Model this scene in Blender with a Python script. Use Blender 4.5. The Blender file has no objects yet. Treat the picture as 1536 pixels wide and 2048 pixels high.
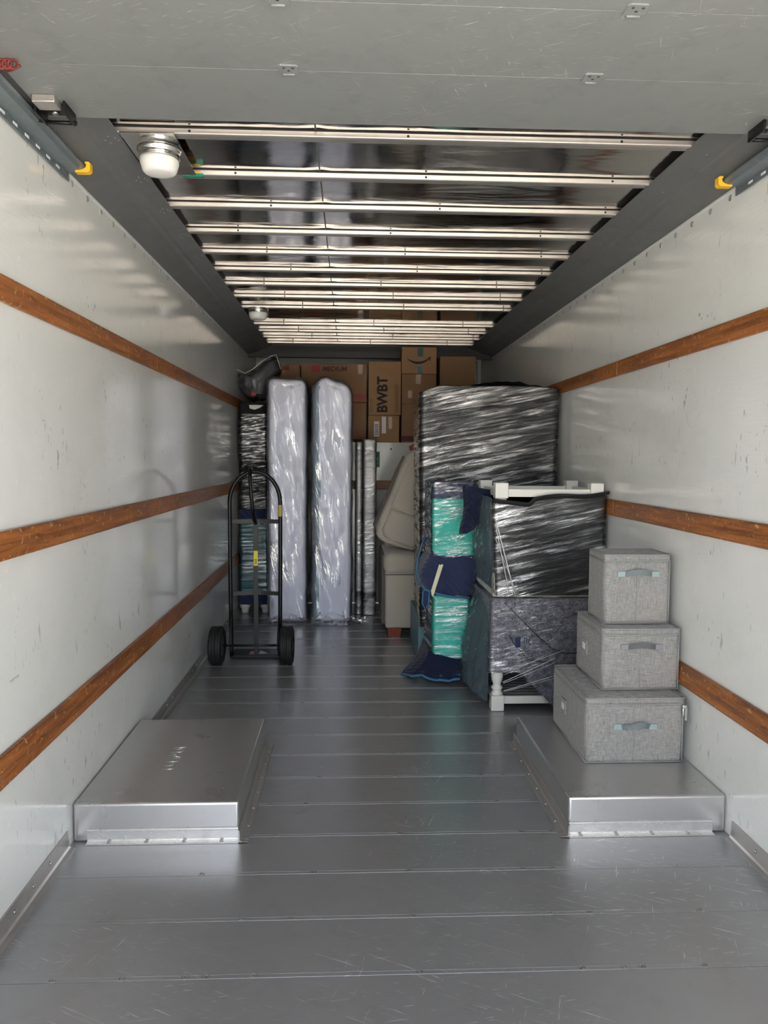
import bpy, bmesh, math, random
from mathutils import Vector, Matrix, noise
random.seed(7)
PI = math.pi
scn = bpy.context.scene
COL = scn.collection

# ------------------------------------------------------------------ camera, world, sun, exposure
FOC, VPX, VPY, ROLL = 1550.0, 699.0, 915.0, 0.006
yv = Vector((VPX - 768, -(VPY - 1024), -FOC)).normalized()
xv = Vector((1, -ROLL, 0)); xv = (xv - yv * xv.dot(yv)).normalized()
zv = xv.cross(yv)
cam_d = bpy.data.cameras.new('camera')
cam = bpy.data.objects.new('camera', cam_d); COL.objects.link(cam)
cam_d.sensor_fit = 'HORIZONTAL'; cam_d.sensor_width = 36.0; cam_d.lens = 36.0 * FOC / 1536.0
cam_d.clip_start = 0.05; cam_d.clip_end = 500
cam.matrix_world = Matrix((xv.to_4d(), yv.to_4d(), zv.to_4d(), (0, 0, 0, 1)))
for r in range(3): cam.matrix_world[r][3] = 0
mw = Matrix((( xv[0], xv[1], xv[2], 0.0), (yv[0], yv[1], yv[2], 0.0), (zv[0], zv[1], zv[2], 1.416), (0, 0, 0, 1)))
cam.matrix_world = mw
scn.camera = cam

world = bpy.data.worlds.new('world'); scn.world = world; world.use_nodes = True
wn = world.node_tree; wn.nodes.clear()
sky = wn.nodes.new('ShaderNodeTexSky'); sky.sky_type = 'NISHITA'; sky.sun_disc = False
sky.sun_elevation = math.radians(52); sky.sun_rotation = math.radians(20); sky.dust_density = 3.0; sky.air_density = 1.0
hs = wn.nodes.new('ShaderNodeHueSaturation'); hs.inputs['Saturation'].default_value = 0.35
bgn = wn.nodes.new('ShaderNodeBackground'); bgn.inputs['Strength'].default_value = 1.0
wo = wn.nodes.new('ShaderNodeOutputWorld')
wn.links.new(sky.outputs[0], hs.inputs['Color']); wn.links.new(hs.outputs[0], bgn.inputs['Color']); wn.links.new(bgn.outputs[0], wo.inputs['Surface'])
sun_d = bpy.data.lights.new('sun', 'SUN'); sun_d.energy = 34.0; sun_d.angle = math.radians(1.0); sun_d.color = (1.0, .93, .84)
sun = bpy.data.objects.new('sun', sun_d); COL.objects.link(sun)
sun.rotation_euler = Vector((0.28, 0.80, 1.0)).to_track_quat('Z', 'Y').to_euler()   # behind the truck: the load space is in its shade
por_d = bpy.data.lights.new('rear_opening_portal', 'AREA'); por_d.shape = 'RECTANGLE'; por_d.size = 2.46; por_d.size_y = 2.45
por_d.cycles.is_portal = True
por = bpy.data.objects.new('rear_opening_portal', por_d); COL.objects.link(por)
por.location = (0.2125, 0.30, 1.22); por.rotation_euler = (math.radians(90), 0, 0)   # guides sky sampling only
scn.view_settings.view_transform = 'Standard'; scn.view_settings.look = 'None'
scn.view_settings.gamma = 1.0; scn.view_settings.use_curve_mapping = False
scn.view_settings.exposure = 0.24
scn.cycles.max_bounces = 14; scn.cycles.diffuse_bounces = 8; scn.cycles.glossy_bounces = 6; scn.cycles.transparent_max_bounces = 16
scn.cycles.sample_clamp_indirect = 8.0
scn.cycles.caustics_reflective = True

# ------------------------------------------------------------------ dimensions (metres; +Y runs into the truck)
XL, XR = -1.015, 1.44
Y0, YF, YB = 0.35, 7.50, 8.55
ZJ, ZR, ZS = 2.436, 2.516, 2.541      # wall/beam joint, underside of ribs, roof sheet
ZD = 1.562                              # deck over the cab

# ------------------------------------------------------------------ node helpers
class NT:
    def __init__(s, name):
        s.m = bpy.data.materials.new(name); s.m.use_nodes = True
        s.t = s.m.node_tree; s.t.nodes.clear()
        s.out = s.t.nodes.new('ShaderNodeOutputMaterial')
    def n(s, typ, **kw):
        nd = s.t.nodes.new(typ)
        for k, v in kw.items(): setattr(nd, k, v)
        return nd
    def l(s, a, b): s.t.links.new(a, b)
    def put(s, sock, v):
        if isinstance(v, bpy.types.NodeSocket): s.l(v, sock)
        elif isinstance(v, (tuple, list)) and len(v) == 3 and sock.type == 'RGBA': sock.default_value = (*v, 1)
        else: sock.default_value = v
    def coord(s, scale=(1, 1, 1), rot=(0, 0, 0), kind='Object', loc=(0, 0, 0)):
        tc = s.n('ShaderNodeTexCoord'); mp = s.n('ShaderNodeMapping')
        mp.inputs['Scale'].default_value = scale; mp.inputs['Rotation'].default_value = rot; mp.inputs['Location'].default_value = loc
        s.l(tc.outputs[kind], mp.inputs[0]); return mp.outputs[0]
    def coord2(s, scale, rot, loc=(0, 0, 0)):
        a = s.coord((1, 1, 1), rot); mp = s.n('ShaderNodeMapping'); mp.inputs['Scale'].default_value = scale; mp.inputs['Location'].default_value = loc
        s.l(a, mp.inputs[0]); return mp.outputs[0]
    def noise(s, vec, scale=5, detail=4, rough=.5, dist=0, dim='3D'):
        nd = s.n('ShaderNodeTexNoise'); nd.inputs['Scale'].default_value = scale; nd.inputs['Detail'].default_value = detail
        nd.inputs['Roughness'].default_value = rough; nd.inputs['Distortion'].default_value = dist
        s.l(vec, nd.inputs['Vector']); return nd.outputs['Fac']
    def ramp(s, fac, stops):
        r = s.n('ShaderNodeValToRGB'); s.l(fac, r.inputs[0]); e = r.color_ramp.elements
        while len(e) > 1: e.remove(e[-1])
        for i, (p, c) in enumerate(stops):
            c = (c, c, c) if not isinstance(c, (tuple, list)) else c
            if i == 0: e[0].position = p; e[0].color = (*c, 1)
            else:
                x = e.new(p); x.color = (*c, 1)
        return r.outputs[0]
    def mix(s, a, b, fac, mode='MIX'):
        m = s.n('ShaderNodeMix', data_type='RGBA', blend_type=mode)
        s.put(m.inputs[0], fac); s.put(m.inputs[6], a); s.put(m.inputs[7], b); return m.outputs[2]
    def math(s, op, a, b=0.0, clamp=False):
        m = s.n('ShaderNodeMath', operation=op); m.use_clamp = clamp
        s.put(m.inputs[0], a); s.put(m.inputs[1], b); return m.outputs[0]
    def bump(s, h, strength=.3, dist=.01, normal=None):
        b = s.n('ShaderNodeBump'); b.inputs['Strength'].default_value = strength; b.inputs['Distance'].default_value = dist
        s.l(h, b.inputs['Height'])
        if normal is not None: s.l(normal, b.inputs['Normal'])
        return b.outputs[0]
    def principled(s, color, rough=.5, metal=0.0, normal=None, **kw):
        p = s.n('ShaderNodeBsdfPrincipled')
        s.put(p.inputs['Base Color'], color); s.put(p.inputs['Roughness'], rough); s.put(p.inputs['Metallic'], metal)
        if normal is not None: s.l(normal, p.inputs['Normal'])
        for k, v in kw.items(): s.put(p.inputs[k.replace('_', ' ')], v)
        s.l(p.outputs[0], s.out.inputs['Surface']); return p

def plain(name, color, rough=.5, metal=0.0, vary=.12, scale=8, bump=.0, bscale=60, **kw):
    t = NT(name); v = t.coord()
    f = t.noise(v, scale, 5, .6)
    c = t.mix(tuple(x * (1 - vary) for x in color), tuple(min(1, x * (1 + vary)) for x in color), f)
    nrm = t.bump(t.noise(v, bscale, 3), bump, .004) if bump else None
    t.principled(c, rough, metal, nrm, **kw); return t.m

M = {}
# glossy white fibreglass-reinforced wall board with scuffs
def wall_mat():
    t = NT('white_wall_board'); v = t.coord()
    base = t.mix((.70, .715, .69), (.78, .79, .765), t.noise(v, 1.2, 4, .6))
    smudge = t.ramp(t.noise(v, 2.6, 8, .7, .4), [(.5, 0.0), (.78, 1.0)])
    base = t.mix(base, (.56, .56, .53), t.math('MULTIPLY', smudge, .35))
    # short dark scuffs
    m1 = t.ramp(t.noise(v, 2.3, 2), [(.50, 0.0), (.60, 1.0)])
    s1 = t.ramp(t.noise(t.coord((1, 34, 9), (.5, 0, 0)), 1.0, 3, .55, .6), [(.675, 0.0), (.70, 1.0)])
    s2 = t.ramp(t.noise(t.coord((1, 60, 16), (-.6, 0, 0), loc=(3, 1, 2)), 1.0, 2, .5, .5), [(.68, 0.0), (.71, 1.0)])
    s3 = t.ramp(t.noise(t.coord((1, 8, 30), (.2, 0, 0), loc=(7, 3, 5)), 1.0, 4, .6, .8), [(.69, 0.0), (.71, 1.0)])
    marks = t.math('MULTIPLY', t.math('MAXIMUM', t.math('MAXIMUM', s1, s2), s3), m1)
    base = t.mix(base, (.24, .24, .22), t.math('MULTIPLY', marks, .65))
    # light scrapes
    s4 = t.ramp(t.noise(t.coord((1, 46, 14), (-.35, 0, 0), loc=(1, 8, 4)), 1.0, 3, .6, .7), [(.68, 0.0), (.71, 1.0)])
    base = t.mix(base, (.88, .88, .86), t.math('MULTIPLY', s4, .7))
    h = t.noise(t.coord((1, 3, 30)), 3.0, 3, .5)
    h2 = t.noise(v, 45, 2)
    nrm = t.bump(h, .10, .006, t.bump(h2, .05, .002))
    rg = t.ramp(t.noise(v, 3, 4), [(.3, .055), (.7, .10)])
    t.principled(base, rg, 0, nrm, Specular_IOR_Level=.55); return t.m
M['wall'] = wall_mat()

def metal_mat(name, c0, c1, rough=(.3, .45), scratch=.5, metal=.85, scuff=(.75, .75, .74), waves=0, stain=None, blotch=.4, rs=6):
    t = NT(name); v = t.coord()
    base = t.mix(c0, c1, t.noise(v, 2.2, 6, .65))
    base = t.mix(base, tuple(x * .62 for x in c0), t.math('MULTIPLY', t.ramp(t.noise(v, 9, 6, .7, .4), [(.52, 0.0), (.75, 1.0)]), blotch))
    mask = t.ramp(t.noise(v, 1.7, 3), [(.42, 0.0), (.62, 1.0)])
    a = t.ramp(t.noise(t.coord2((7, 230, 7), (0, 0, .5)), 1.0, 3, .6, .5), [(.66, 0.0), (.69, 1.0)])
    b = t.ramp(t.noise(t.coord2((190, 8, 8), (0, 0, .35), (3, 4, 1)), 1.0, 3, .6, .5), [(.69, 0.0), (.71, 1.0)])
    c = t.ramp(t.noise(t.coord2((14, 300, 14), (0, 0, -.15), (8, 1, 2)), 1.0, 2, .6, .3), [(.68, 0.0), (.72, 1.0)])
    sc = t.math('MULTIPLY', t.math('MAXIMUM', t.math('MAXIMUM', a, b), c), mask)
    base = t.mix(base, scuff, t.math('MULTIPLY', sc, scratch))
    if stain: base = t.mix(base, stain, t.math('MULTIPLY', t.ramp(t.noise(v, 3.1, 6, .7, .8), [(.66, 0.0), (.74, 1.0)]), .6))
    rg = t.ramp(t.noise(v, rs, 4, .6), [(.3, rough[0]), (.7, rough[1])])
    nrm = t.bump(t.noise(v, 30, 5, .7), .06, .003)
    if waves: nrm = t.bump(t.noise(t.coord((1.2, 5, 1)), 1.6, 3, .5, .5), waves, .03, nrm)
    t.principled(base, rg, metal, nrm); return t.m
M['floor'] = metal_mat('scratched_aluminium_floor', (.33, .333, .338), (.42, .422, .427), (.28, .33), .9, .64, (.95, .95, .95), blotch=.22, rs=2)
M['alu'] = metal_mat('worn_aluminium_sheet', (.56, .555, .55), (.68, .67, .66), (.26, .34), .7, .88, (.95, .95, .94), stain=(.45, .38, .30), blotch=.15, rs=3)
M['edge'] = metal_mat('bright_aluminium_edge', (.68, .67, .65), (.80, .79, .77), (.22, .34), .3, .75, (.9, .9, .9))
M['trimalu'] = metal_mat('dull_aluminium_angle', (.40, .38, .36), (.55, .52, .49), (.35, .5), .4, .75, stain=(.32, .24, .16))
M['sheet'] = metal_mat('polished_roof_sheet', (.42, .40, .38), (.52, .50, .48), (.07, .14), .12, 1.0, waves=.10)
M['rib'] = metal_mat('pale_roof_rib', (.56, .525, .48), (.64, .60, .55), (.30, .42), .1, .75)
M['galv'] = metal_mat('galvanised_track_steel', (.17, .21, .23), (.27, .31, .33), (.35, .5), .8, .6, (.55, .58, .55))
M['beam'] = metal_mat('grey_painted_beam', (.12, .125, .125), (.15, .155, .155), (.40, .5), .2, 0.0, (.35, .35, .35))
M['doorp'] = metal_mat('grey_painted_door_panel', (.185, .195, .195), (.22, .23, .225), (.42, .58), 1.0, 0.0, (.6, .6, .58), stain=(.22, .20, .15))
M['screw'] = plain('steel_screw', (.42, .42, .41), .3, .9)
M['dark'] = plain('dark_slot', (.02, .02, .02), .7)
M['rivet'] = plain('grey_rivet', (.35, .35, .33), .4, .3)
M['blackpaint'] = plain('black_powder_coat', (.006, .006, .0065), .36, 0, .2, 20, Specular_IOR_Level=.3)
M['darkgrey'] = plain('dark_grey_steel_strap', (.026, .025, .025), .5, 0)
M['rubber'] = plain('black_rubber', (.012, .012, .012), .6, 0, .2, 40, .2, 90)
M['zinc'] = plain('zinc_hub', (.45, .44, .42), .35, .9)
M['yellow'] = plain('yellow_plastic', (.85, .47, .02), .45, 0, .08)
M['yellowlabel'] = plain('yellow_label', (.72, .66, .05), .5, 0, .1)
M['gold'] = plain('dull_yellow_label', (.45, .36, .06), .5)
M['whitepaint'] = plain('white_painted_wood', (.72, .71, .66), .45, 0, .05, 12, .05, 40)
M['slat_shade'] = plain('shaded_shelf_slat', (.20, .20, .19), .5)  # white slats with the shadow under the table put into the colour
M['lens'] = plain('frosted_white_lens', (.80, .79, .76), .35, 0, .03, Subsurface_Weight=.2)
M['chrome'] = plain('chrome_ring', (.75, .74, .72), .15, 1.0)
M['paper'] = plain('white_paper_label', (.72, .72, .72), .6)
M['pink'] = plain('pink_label', (.75, .35, .38), .6)
M['green'] = plain('green_sticker', (.015, .20, .14), .5)
M['red'] = plain('red_print', (.32, .025, .03), .6)
M['maroon'] = plain('maroon_print', (.10, .025, .02), .7)
M['ink'] = plain('black_print', (.012, .011, .012), .7)
M['teal_tape'] = plain('dark_green_tape', (.02, .09, .085), .4)
M['lightblue'] = plain('light_blue_painted_wood', (.13, .26, .30), .5, 0, .15, 10)
M['tanwood'] = plain('red_brown_wood', (.25, .045, .02), .4, 0, .25, 20)
M['blackcloth'] = plain('black_cloth', (.012, .012, .014), .9, 0, .3, 25, .2, 120)
M['binding'] = plain('light_blue_binding', (.045, .15, .30), .75, 0, .15, 40, .2, 150)
M['masking'] = plain('cream_masking_tape', (.68, .66, .45), .65, 0, .08, 30, .2, 60)
M['rust'] = plain('rusty_red_cable', (.16, .025, .02), .55, 0, .4, 30)
M['lilac'] = plain('pale_lilac_mattress_fabric', (.76, .78, .91), .75, 0, .05, 4, .15, 14)
M['mblue'] = plain('grey_blue_mattress_border', (.22, .32, .40), .8, 0, .1, 30, .3, 60)
M['strand'] = plain('twisted_film', (.7, .7, .72), .25)
M['seam'] = plain('dark_seam', (.10, .10, .10), .6)

def wood_mat():
    t = NT('varnished_wood_rail')
    v = t.coord((3, 1.2, 26)); w = t.coord()
    g = t.noise(v, 2.0, 6, .65, .8)
    c = t.ramp(g, [(.25, (.09, .028, .008)), (.45, (.25, .082, .02)), (.62, (.40, .14, .034)), (.8, (.52, .21, .06))])
    dark = t.ramp(t.noise(t.coord((1, 1, 5)), 3.0, 6, .75, .8), [(.55, 0.0), (.70, 1.0)])
    c = t.mix(c, (.035, .015, .007), t.math('MULTIPLY', dark, .7))
    edge = t.ramp(t.noise(t.coord((8, 40, 40), (.5, 0, 0)), 1.0, 3, .6, .5), [(.60, 0.0), (.66, 1.0)])
    c = t.mix(c, (.62, .36, .15), t.math('MULTIPLY', edge, .7))
    t.principled(c, t.ramp(g, [(.2, .30), (.8, .5)]), 0, t.bump(g, .25, .004)); return t.m
M['wood'] = wood_mat()

def card_mat(name, c, dark=.75):
    t = NT(name); v = t.coord()
    a = t.mix(tuple(x * dark for x in c), c, t.noise(v, 6, 5, .6))
    h = t.noise(t.coord((90, 90, 2)), 1.0, 2)
    t.principled(a, .75, 0, t.bump(h, .12, .002)); return t.m
M['card'] = card_mat('brown_cardboard', (.30, .165, .085))
M['card2'] = card_mat('tan_cardboard', (.38, .215, .105))
M['tape'] = plain('brown_packing_tape', (.36, .24, .15), .25, 0, .1, 12)

def linen_mat(name, c0, c1):
    t = NT(name)
    a = t.noise(t.coord((34, 34, 420)), 1.0, 3, .6); b = t.noise(t.coord((420, 420, 34)), 1.0, 3, .6)
    f = t.math('ADD', t.math('MULTIPLY', a, .5), t.math('MULTIPLY', b, .5))
    c = t.ramp(f, [(.36, c0), (.5, tuple((x + y) / 2 for x, y in zip(c0, c1))), (.62, c1)])
    c = t.mix(c, (.34, .29, .26), t.math('MULTIPLY', t.ramp(t.noise(t.coord(), 4, 3), [(.45, 0.0), (.7, 1.0)]), .25))
    big = t.noise(t.coord((1, 1, 1)), 5, 2, .5)
    t.principled(c, .85, 0, t.bump(big, .35, .02, t.bump(f, .5, .001)), Sheen_Weight=.15); return t.m
M['linen'] = linen_mat('grey_heather_linen', (.15, .15, .145), (.355, .35, .34))
M['piping'] = plain('grey_piping', (.30, .30, .29), .8)
M['web'] = plain('blue_grey_webbing', (.30, .37, .38), .7, 0, .12, 40, .3, 120)
M['web2'] = plain('grey_webbing', (.23, .24, .25), .7, 0, .12, 40, .3, 120)

def quilt_mat(name, c0, c1, qs=14, rot=(0, 0, 0)):
    t = NT(name); v = t.coord()
    w = t.n('ShaderNodeTexWave', wave_type='BANDS', bands_direction='DIAGONAL'); w.inputs['Scale'].default_value = qs
    w.inputs['Distortion'].default_value = 2.0; w.inputs['Detail'].default_value = 1
    t.l(t.coord(rot=rot), w.inputs[0])
    c = t.mix(c0, c1, t.noise(v, 12, 5, .7))
    t.principled(c, .9, 0, t.bump(w.outputs['Fac'], .35, .012, t.bump(t.noise(v, 60, 3), .2, .003)), Sheen_Weight=.3); return t.m
M['navy'] = quilt_mat('navy_quilted_blanket', (.010, .018, .060), (.022, .034, .10))
M['teal'] = plain('teal_blanket', (.02, .46, .37), .8, 0, .35, 9, .2, 60)
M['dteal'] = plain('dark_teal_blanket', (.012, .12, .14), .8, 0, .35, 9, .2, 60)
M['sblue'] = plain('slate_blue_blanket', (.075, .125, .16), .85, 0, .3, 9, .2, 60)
M['char'] = plain('charcoal_blanket', (.008, .008, .009), .9, 0, .35, 20, .3, 90)
M['comf'] = plain('dark_slate_comforter', (.02, .024, .036), .85, 0, .4, 8, .3, 30)

def felt_mat():
    t = NT('mottled_purple_grey_felt'); v = t.coord()
    f = t.noise(v, 160, 4, .7); g = t.noise(v, 40, 3, .6)
    c = t.ramp(t.math('ADD', t.math('MULTIPLY', f, .6), t.math('MULTIPLY', g, .4)), [(.38, (.045, .045, .06)), (.5, (.12, .12, .15)), (.62, (.27, .265, .31))])
    t.principled(c, .95, 0, t.bump(f, .4, .003), Sheen_Weight=.2); return t.m
M['felt'] = felt_mat()

def cream_mat():
    t = NT('cream_upholstery'); v = t.coord()
    f = t.noise(v, 220, 3, .7)
    c = t.mix((.36, .32, .265), (.60, .55, .47), f)
    t.principled(c, .9, 0, t.bump(f, .3, .002, t.bump(t.noise(v, 6, 2), .3, .03)), Sheen_Weight=.2); return t.m
M['cream'] = cream_mat()
M['taupe_shade'] = plain('shaded_taupe_upholstery', (.16, .135, .115), .9, 0, .2, 60, .2, 150)  # shade put into the cream's colour; also used for the arm piping

def film_mat(name, stretch, rot, gain, floor_, rough=.12, bs=.9, dist=.02, milk=.04, milkcol=(.8, .8, .82), seed=0, fine=1.0, patch=.65, lay_s=1.5):
    """clear wrinkled plastic: a see-through sheet whose gloss follows its own creases"""
    t = NT(name)
    a = t.noise(t.coord2(stretch, rot, (seed, seed * 2, seed * 3)), 1.0, 4, .6, .55)
    b = t.noise(t.coord2(tuple(x * 2.7 for x in stretch), (rot[0] + .05, rot[1] + .12, rot[2]), (seed + 5, 1, 2)), 1.0, 3, .6, .8)
    hh = t.math('ADD', a, t.math('MULTIPLY', b, .45 * fine))
    nrm = t.bump(hh, bs, dist)
    lw = t.n('ShaderNodeFresnel'); lw.inputs['IOR'].default_value = 1.5; t.l(nrm, lw.inputs['Normal'])
    pat = t.ramp(t.noise(t.coord2((1, 1, 2.2), rot, (seed, 4, 9)), 2.6, 4, .6, .6), [(.38, 1 - patch), (.62, 1.0 + patch)])
    lay = t.ramp(t.noise(t.coord2(tuple(x * lay_s for x in stretch), rot, (seed + 2, 3, 7)), 1.0, 4, .65, .5), [(.42, .12), (.53, .6), (.62, 2.2)])   # layers of film lying over one another
    fac = t.math('MULTIPLY', t.math('MULTIPLY', t.math('ADD', t.math('MULTIPLY', lw.outputs[0], gain), floor_), pat), lay, True)
    gl = t.n('ShaderNodeBsdfGlossy'); gl.inputs['Roughness'].default_value = rough; t.l(nrm, gl.inputs['Normal'])
    tr = t.n('ShaderNodeBsdfTransparent')
    df = t.n('ShaderNodeBsdfDiffuse'); df.inputs[0].default_value = (*milkcol, 1); t.l(nrm, df.inputs['Normal'])
    m1 = t.n('ShaderNodeMixShader'); m1.inputs[0].default_value = milk; t.l(tr.outputs[0], m1.inputs[1]); t.l(df.outputs[0], m1.inputs[2])
    m2 = t.n('ShaderNodeMixShader'); t.l(fac, m2.inputs[0]); t.l(m1.outputs[0], m2.inputs[1]); t.l(gl.outputs[0], m2.inputs[2])
    t.l(m2.outputs[0], t.out.inputs['Surface']); return t.m
M['film'] = film_mat('stretch_film_level', (1.8, 1.8, 34), (0, .03, 0), 3.2, .04, .06, 1.0, .0085, .010, seed=1)
M['film_tilt'] = film_mat('stretch_film_slanting', (1.8, 1.8, 30), (0, .20, 0), 3.2, .04, .06, 1.0, .0085, .010, seed=3)
M['film_crumple'] = film_mat('stretch_film_crumpled', (7, 7, 40), (0, .12, 0), 3.0, .04, .07, 1.0, .008, .012, seed=5)
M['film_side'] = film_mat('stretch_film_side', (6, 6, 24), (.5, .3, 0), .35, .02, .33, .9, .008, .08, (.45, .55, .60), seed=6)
M['bag'] = film_mat('clear_mattress_bag', (17, 17, 3.2), (0, .22, 0), 3.0, .05, .05, 1.0, .013, .05, (.85, .86, .92), seed=2, fine=.5, lay_s=1.0)
M['bag2'] = film_mat('clear_loose_bag', (9, 9, 7), (0, .5, 0), 2.8, .05, .07, 1.0, .03, .07, seed=8, lay_s=1.0)

# ------------------------------------------------------------------ object helpers
def tag(o, label=None, cat=None, group=None, kind=None):
    if label: o['label'] = label
    if cat: o['category'] = cat
    if group: o['group'] = group
    if kind: o['kind'] = kind
    return o

def thing(name, label, cat, loc, group=None, kind=None):
    o = bpy.data.objects.new(name, None); COL.objects.link(o); o.location = loc; o.empty_display_size = .1
    return tag(o, label, cat, group, kind)

def wloc(o):
    v = Vector((0, 0, 0))
    while o is not None: v += o.location; o = o.parent
    return v

def obj(name, bm, mats, parent=None, smooth=False, origin=None, label=None):
    if not isinstance(mats, (list, tuple)): mats = [mats]
    bmesh.ops.recalc_face_normals(bm, faces=bm.faces)
    me = bpy.data.meshes.new(name)
    if parent is not None: off = wloc(parent)
    elif origin is not None: off = Vector(origin)
    else:
        xs = [v.co for v in bm.verts]
        off = Vector(((min(c.x for c in xs) + max(c.x for c in xs)) / 2, (min(c.y for c in xs) + max(c.y for c in xs)) / 2, min(c.z for c in xs)))
    for v in bm.verts: v.co -= off
    bm.to_mesh(me); bm.free()
    for m in mats: me.materials.append(m)
    if smooth:
        for p in me.polygons: p.use_smooth = True
    o = bpy.data.objects.new(name, me); COL.objects.link(o)
    if parent is not None: o.parent = parent
    else: o.location = off
    if label: o['label'] = label
    return o

def smooth_by_angle(o, deg=35):
    try: o.data.set_sharp_from_angle(angle=math.radians(deg))
    except Exception: pass

def B(): return bmesh.new()

def box(bm, x0, x1, y0, y1, z0, z1, bev=0.0, seg=2, mi=0):
    n0 = len(bm.verts)
    vs = [bm.verts.new((x, y, z)) for z in (z0, z1) for y in (y0, y1) for x in (x0, x1)]
    fs = [bm.faces.new([vs[i] for i in f]) for f in ((0, 2, 3, 1), (4, 5, 7, 6), (0, 1, 5, 4), (2, 6, 7, 3), (0, 4, 6, 2), (1, 3, 7, 5))]
    for f in fs: f.material_index = mi
    if bev > 0:
        es = list({e for f in fs for e in f.edges})
        r = bmesh.ops.bevel(bm, geom=es, offset=bev, segments=seg, affect='EDGES', profile=.5)
        for f in r['faces']: f.material_index = mi; f.smooth = True
    return fs

def hexa(bm, p, mi=0):
    vs = [bm.verts.new(q) for q in p]
    for f in ((0, 1, 2, 3), (7, 6, 5, 4), (0, 4, 5, 1), (1, 5, 6, 2), (2, 6, 7, 3), (3, 7, 4, 0)):
        bm.faces.new([vs[i] for i in f]).material_index = mi

def prism(bm, pts, d, mi=0, bev=0.0, seg=3):
    """closed outline (3D points in one plane) pushed along vector d"""
    d = Vector(d); a = [bm.verts.new(p) for p in pts]; b = [bm.verts.new(Vector(p) + d) for p in pts]
    fs = [bm.faces.new(a), bm.faces.new(list(reversed(b)))]
    n = len(pts)
    for i in range(n): fs.append(bm.faces.new((a[i], b[i], b[(i + 1) % n], a[(i + 1) % n])))
    for f in fs: f.material_index = mi
    if bev:
        es = list(fs[0].edges) + list(fs[1].edges)
        bmesh.ops.bevel(bm, geom=list(set(es)), offset=bev, segments=seg, affect='EDGES', profile=.5)

def tube(bm, pts, r, seg=12, closed=False, mi=0, flat=None, caps=True):
    pts = [Vector(p) for p in pts]; n = len(pts); rings = []; up = Vector((.13, .37, .91)).normalized()
    prev = None
    for i, p in enumerate(pts):
        a = pts[(i - 1) % n] if (closed or i > 0) else p; b = pts[(i + 1) % n] if (closed or i < n - 1) else p
        t = (b - a).normalized()
        if prev is None:
            u = t.cross(up).normalized()
        else:
            u = (prev - t * prev.dot(t)).normalized()
        prev = u; w = t.cross(u); rr = r[i] if isinstance(r, (list, tuple)) else r
        ring = []
        for k in range(seg):
            an = 2 * PI * k / seg
            ring.append(bm.verts.new(p + u * math.cos(an) * rr + w * math.sin(an) * rr * (flat or 1)))
        rings.append(ring)
    m = n if closed else n - 1
    for i in range(m):
        A, C_ = rings[i], rings[(i + 1) % n]
        for k in range(seg):
            f = bm.faces.new((A[k], A[(k + 1) % seg], C_[(k + 1) % seg], C_[k])); f.smooth = True; f.material_index = mi
    if not closed and caps:
        for R in (rings[0], rings[-1]):
            try: bm.faces.new(R).material_index = mi
            except ValueError: pass

def lathe(bm, prof, c, axis='Z', seg=32, mi=0, smooth=True):
    """prof: (radius, height) list"""
    c = Vector(c); rings = []
    for r, h in prof:
        ring = []
        for k in range(seg):
            a = 2 * PI * k / seg; u, w = math.cos(a) * r, math.sin(a) * r
            q = {'Z': (u, w, h), 'X': (h, u, w), 'Y': (u, h, w)}[axis]
            ring.append(bm.verts.new(c + Vector(q)))
        rings.append(ring)
    for i in range(len(rings) - 1):
        for k in range(seg):
            f = bm.faces.new((rings[i][k], rings[i][(k + 1) % seg], rings[i + 1][(k + 1) % seg], rings[i + 1][k])); f.smooth = smooth; f.material_index = mi
    for R in (rings[0], rings[-1]):
        if (R[0].co - R[seg // 2].co).length > 1e-5:
            bm.faces.new(R).material_index = mi

def N3(x, y, z): return noise.noise(Vector((x, y, z)))
def fbm(x, y, z, o=3):
    s, a = 0, 1
    for i in range(o): s += a * N3(x, y, z); x *= 2.03; y *= 2.03; z *= 2.03; a *= .5
    return s

def polyloop(corners, rad, step):
    """rounded closed outline from corner points, resampled evenly; returns points and outward normals"""
    n = len(corners); P = []
    for i in range(n):
        a, b, c = (Vector(corners[(i + k) % n]) for k in (-1, 0, 1))
        r = min(rad, (a - b).length * .45, (c - b).length * .45)
        p, q = b + (a - b).normalized() * r, b + (c - b).normalized() * r
        for k in range(6):
            t = k / 5; P.append(p * (1 - t) ** 2 + b * 2 * t * (1 - t) + q * t * t)
    L = [0]
    for i in range(len(P)): L.append(L[-1] + (P[(i + 1) % len(P)] - P[i]).length)
    tot = L[-1]; m = max(8, int(tot / step)); out = []; j = 0
    for k in range(m):
        s = tot * k / m
        while L[j + 1] < s: j += 1
        t = (s - L[j]) / max(1e-9, L[j + 1] - L[j]); out.append(P[j] * (1 - t) + P[(j + 1) % len(P)] * t)
    return out

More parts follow.
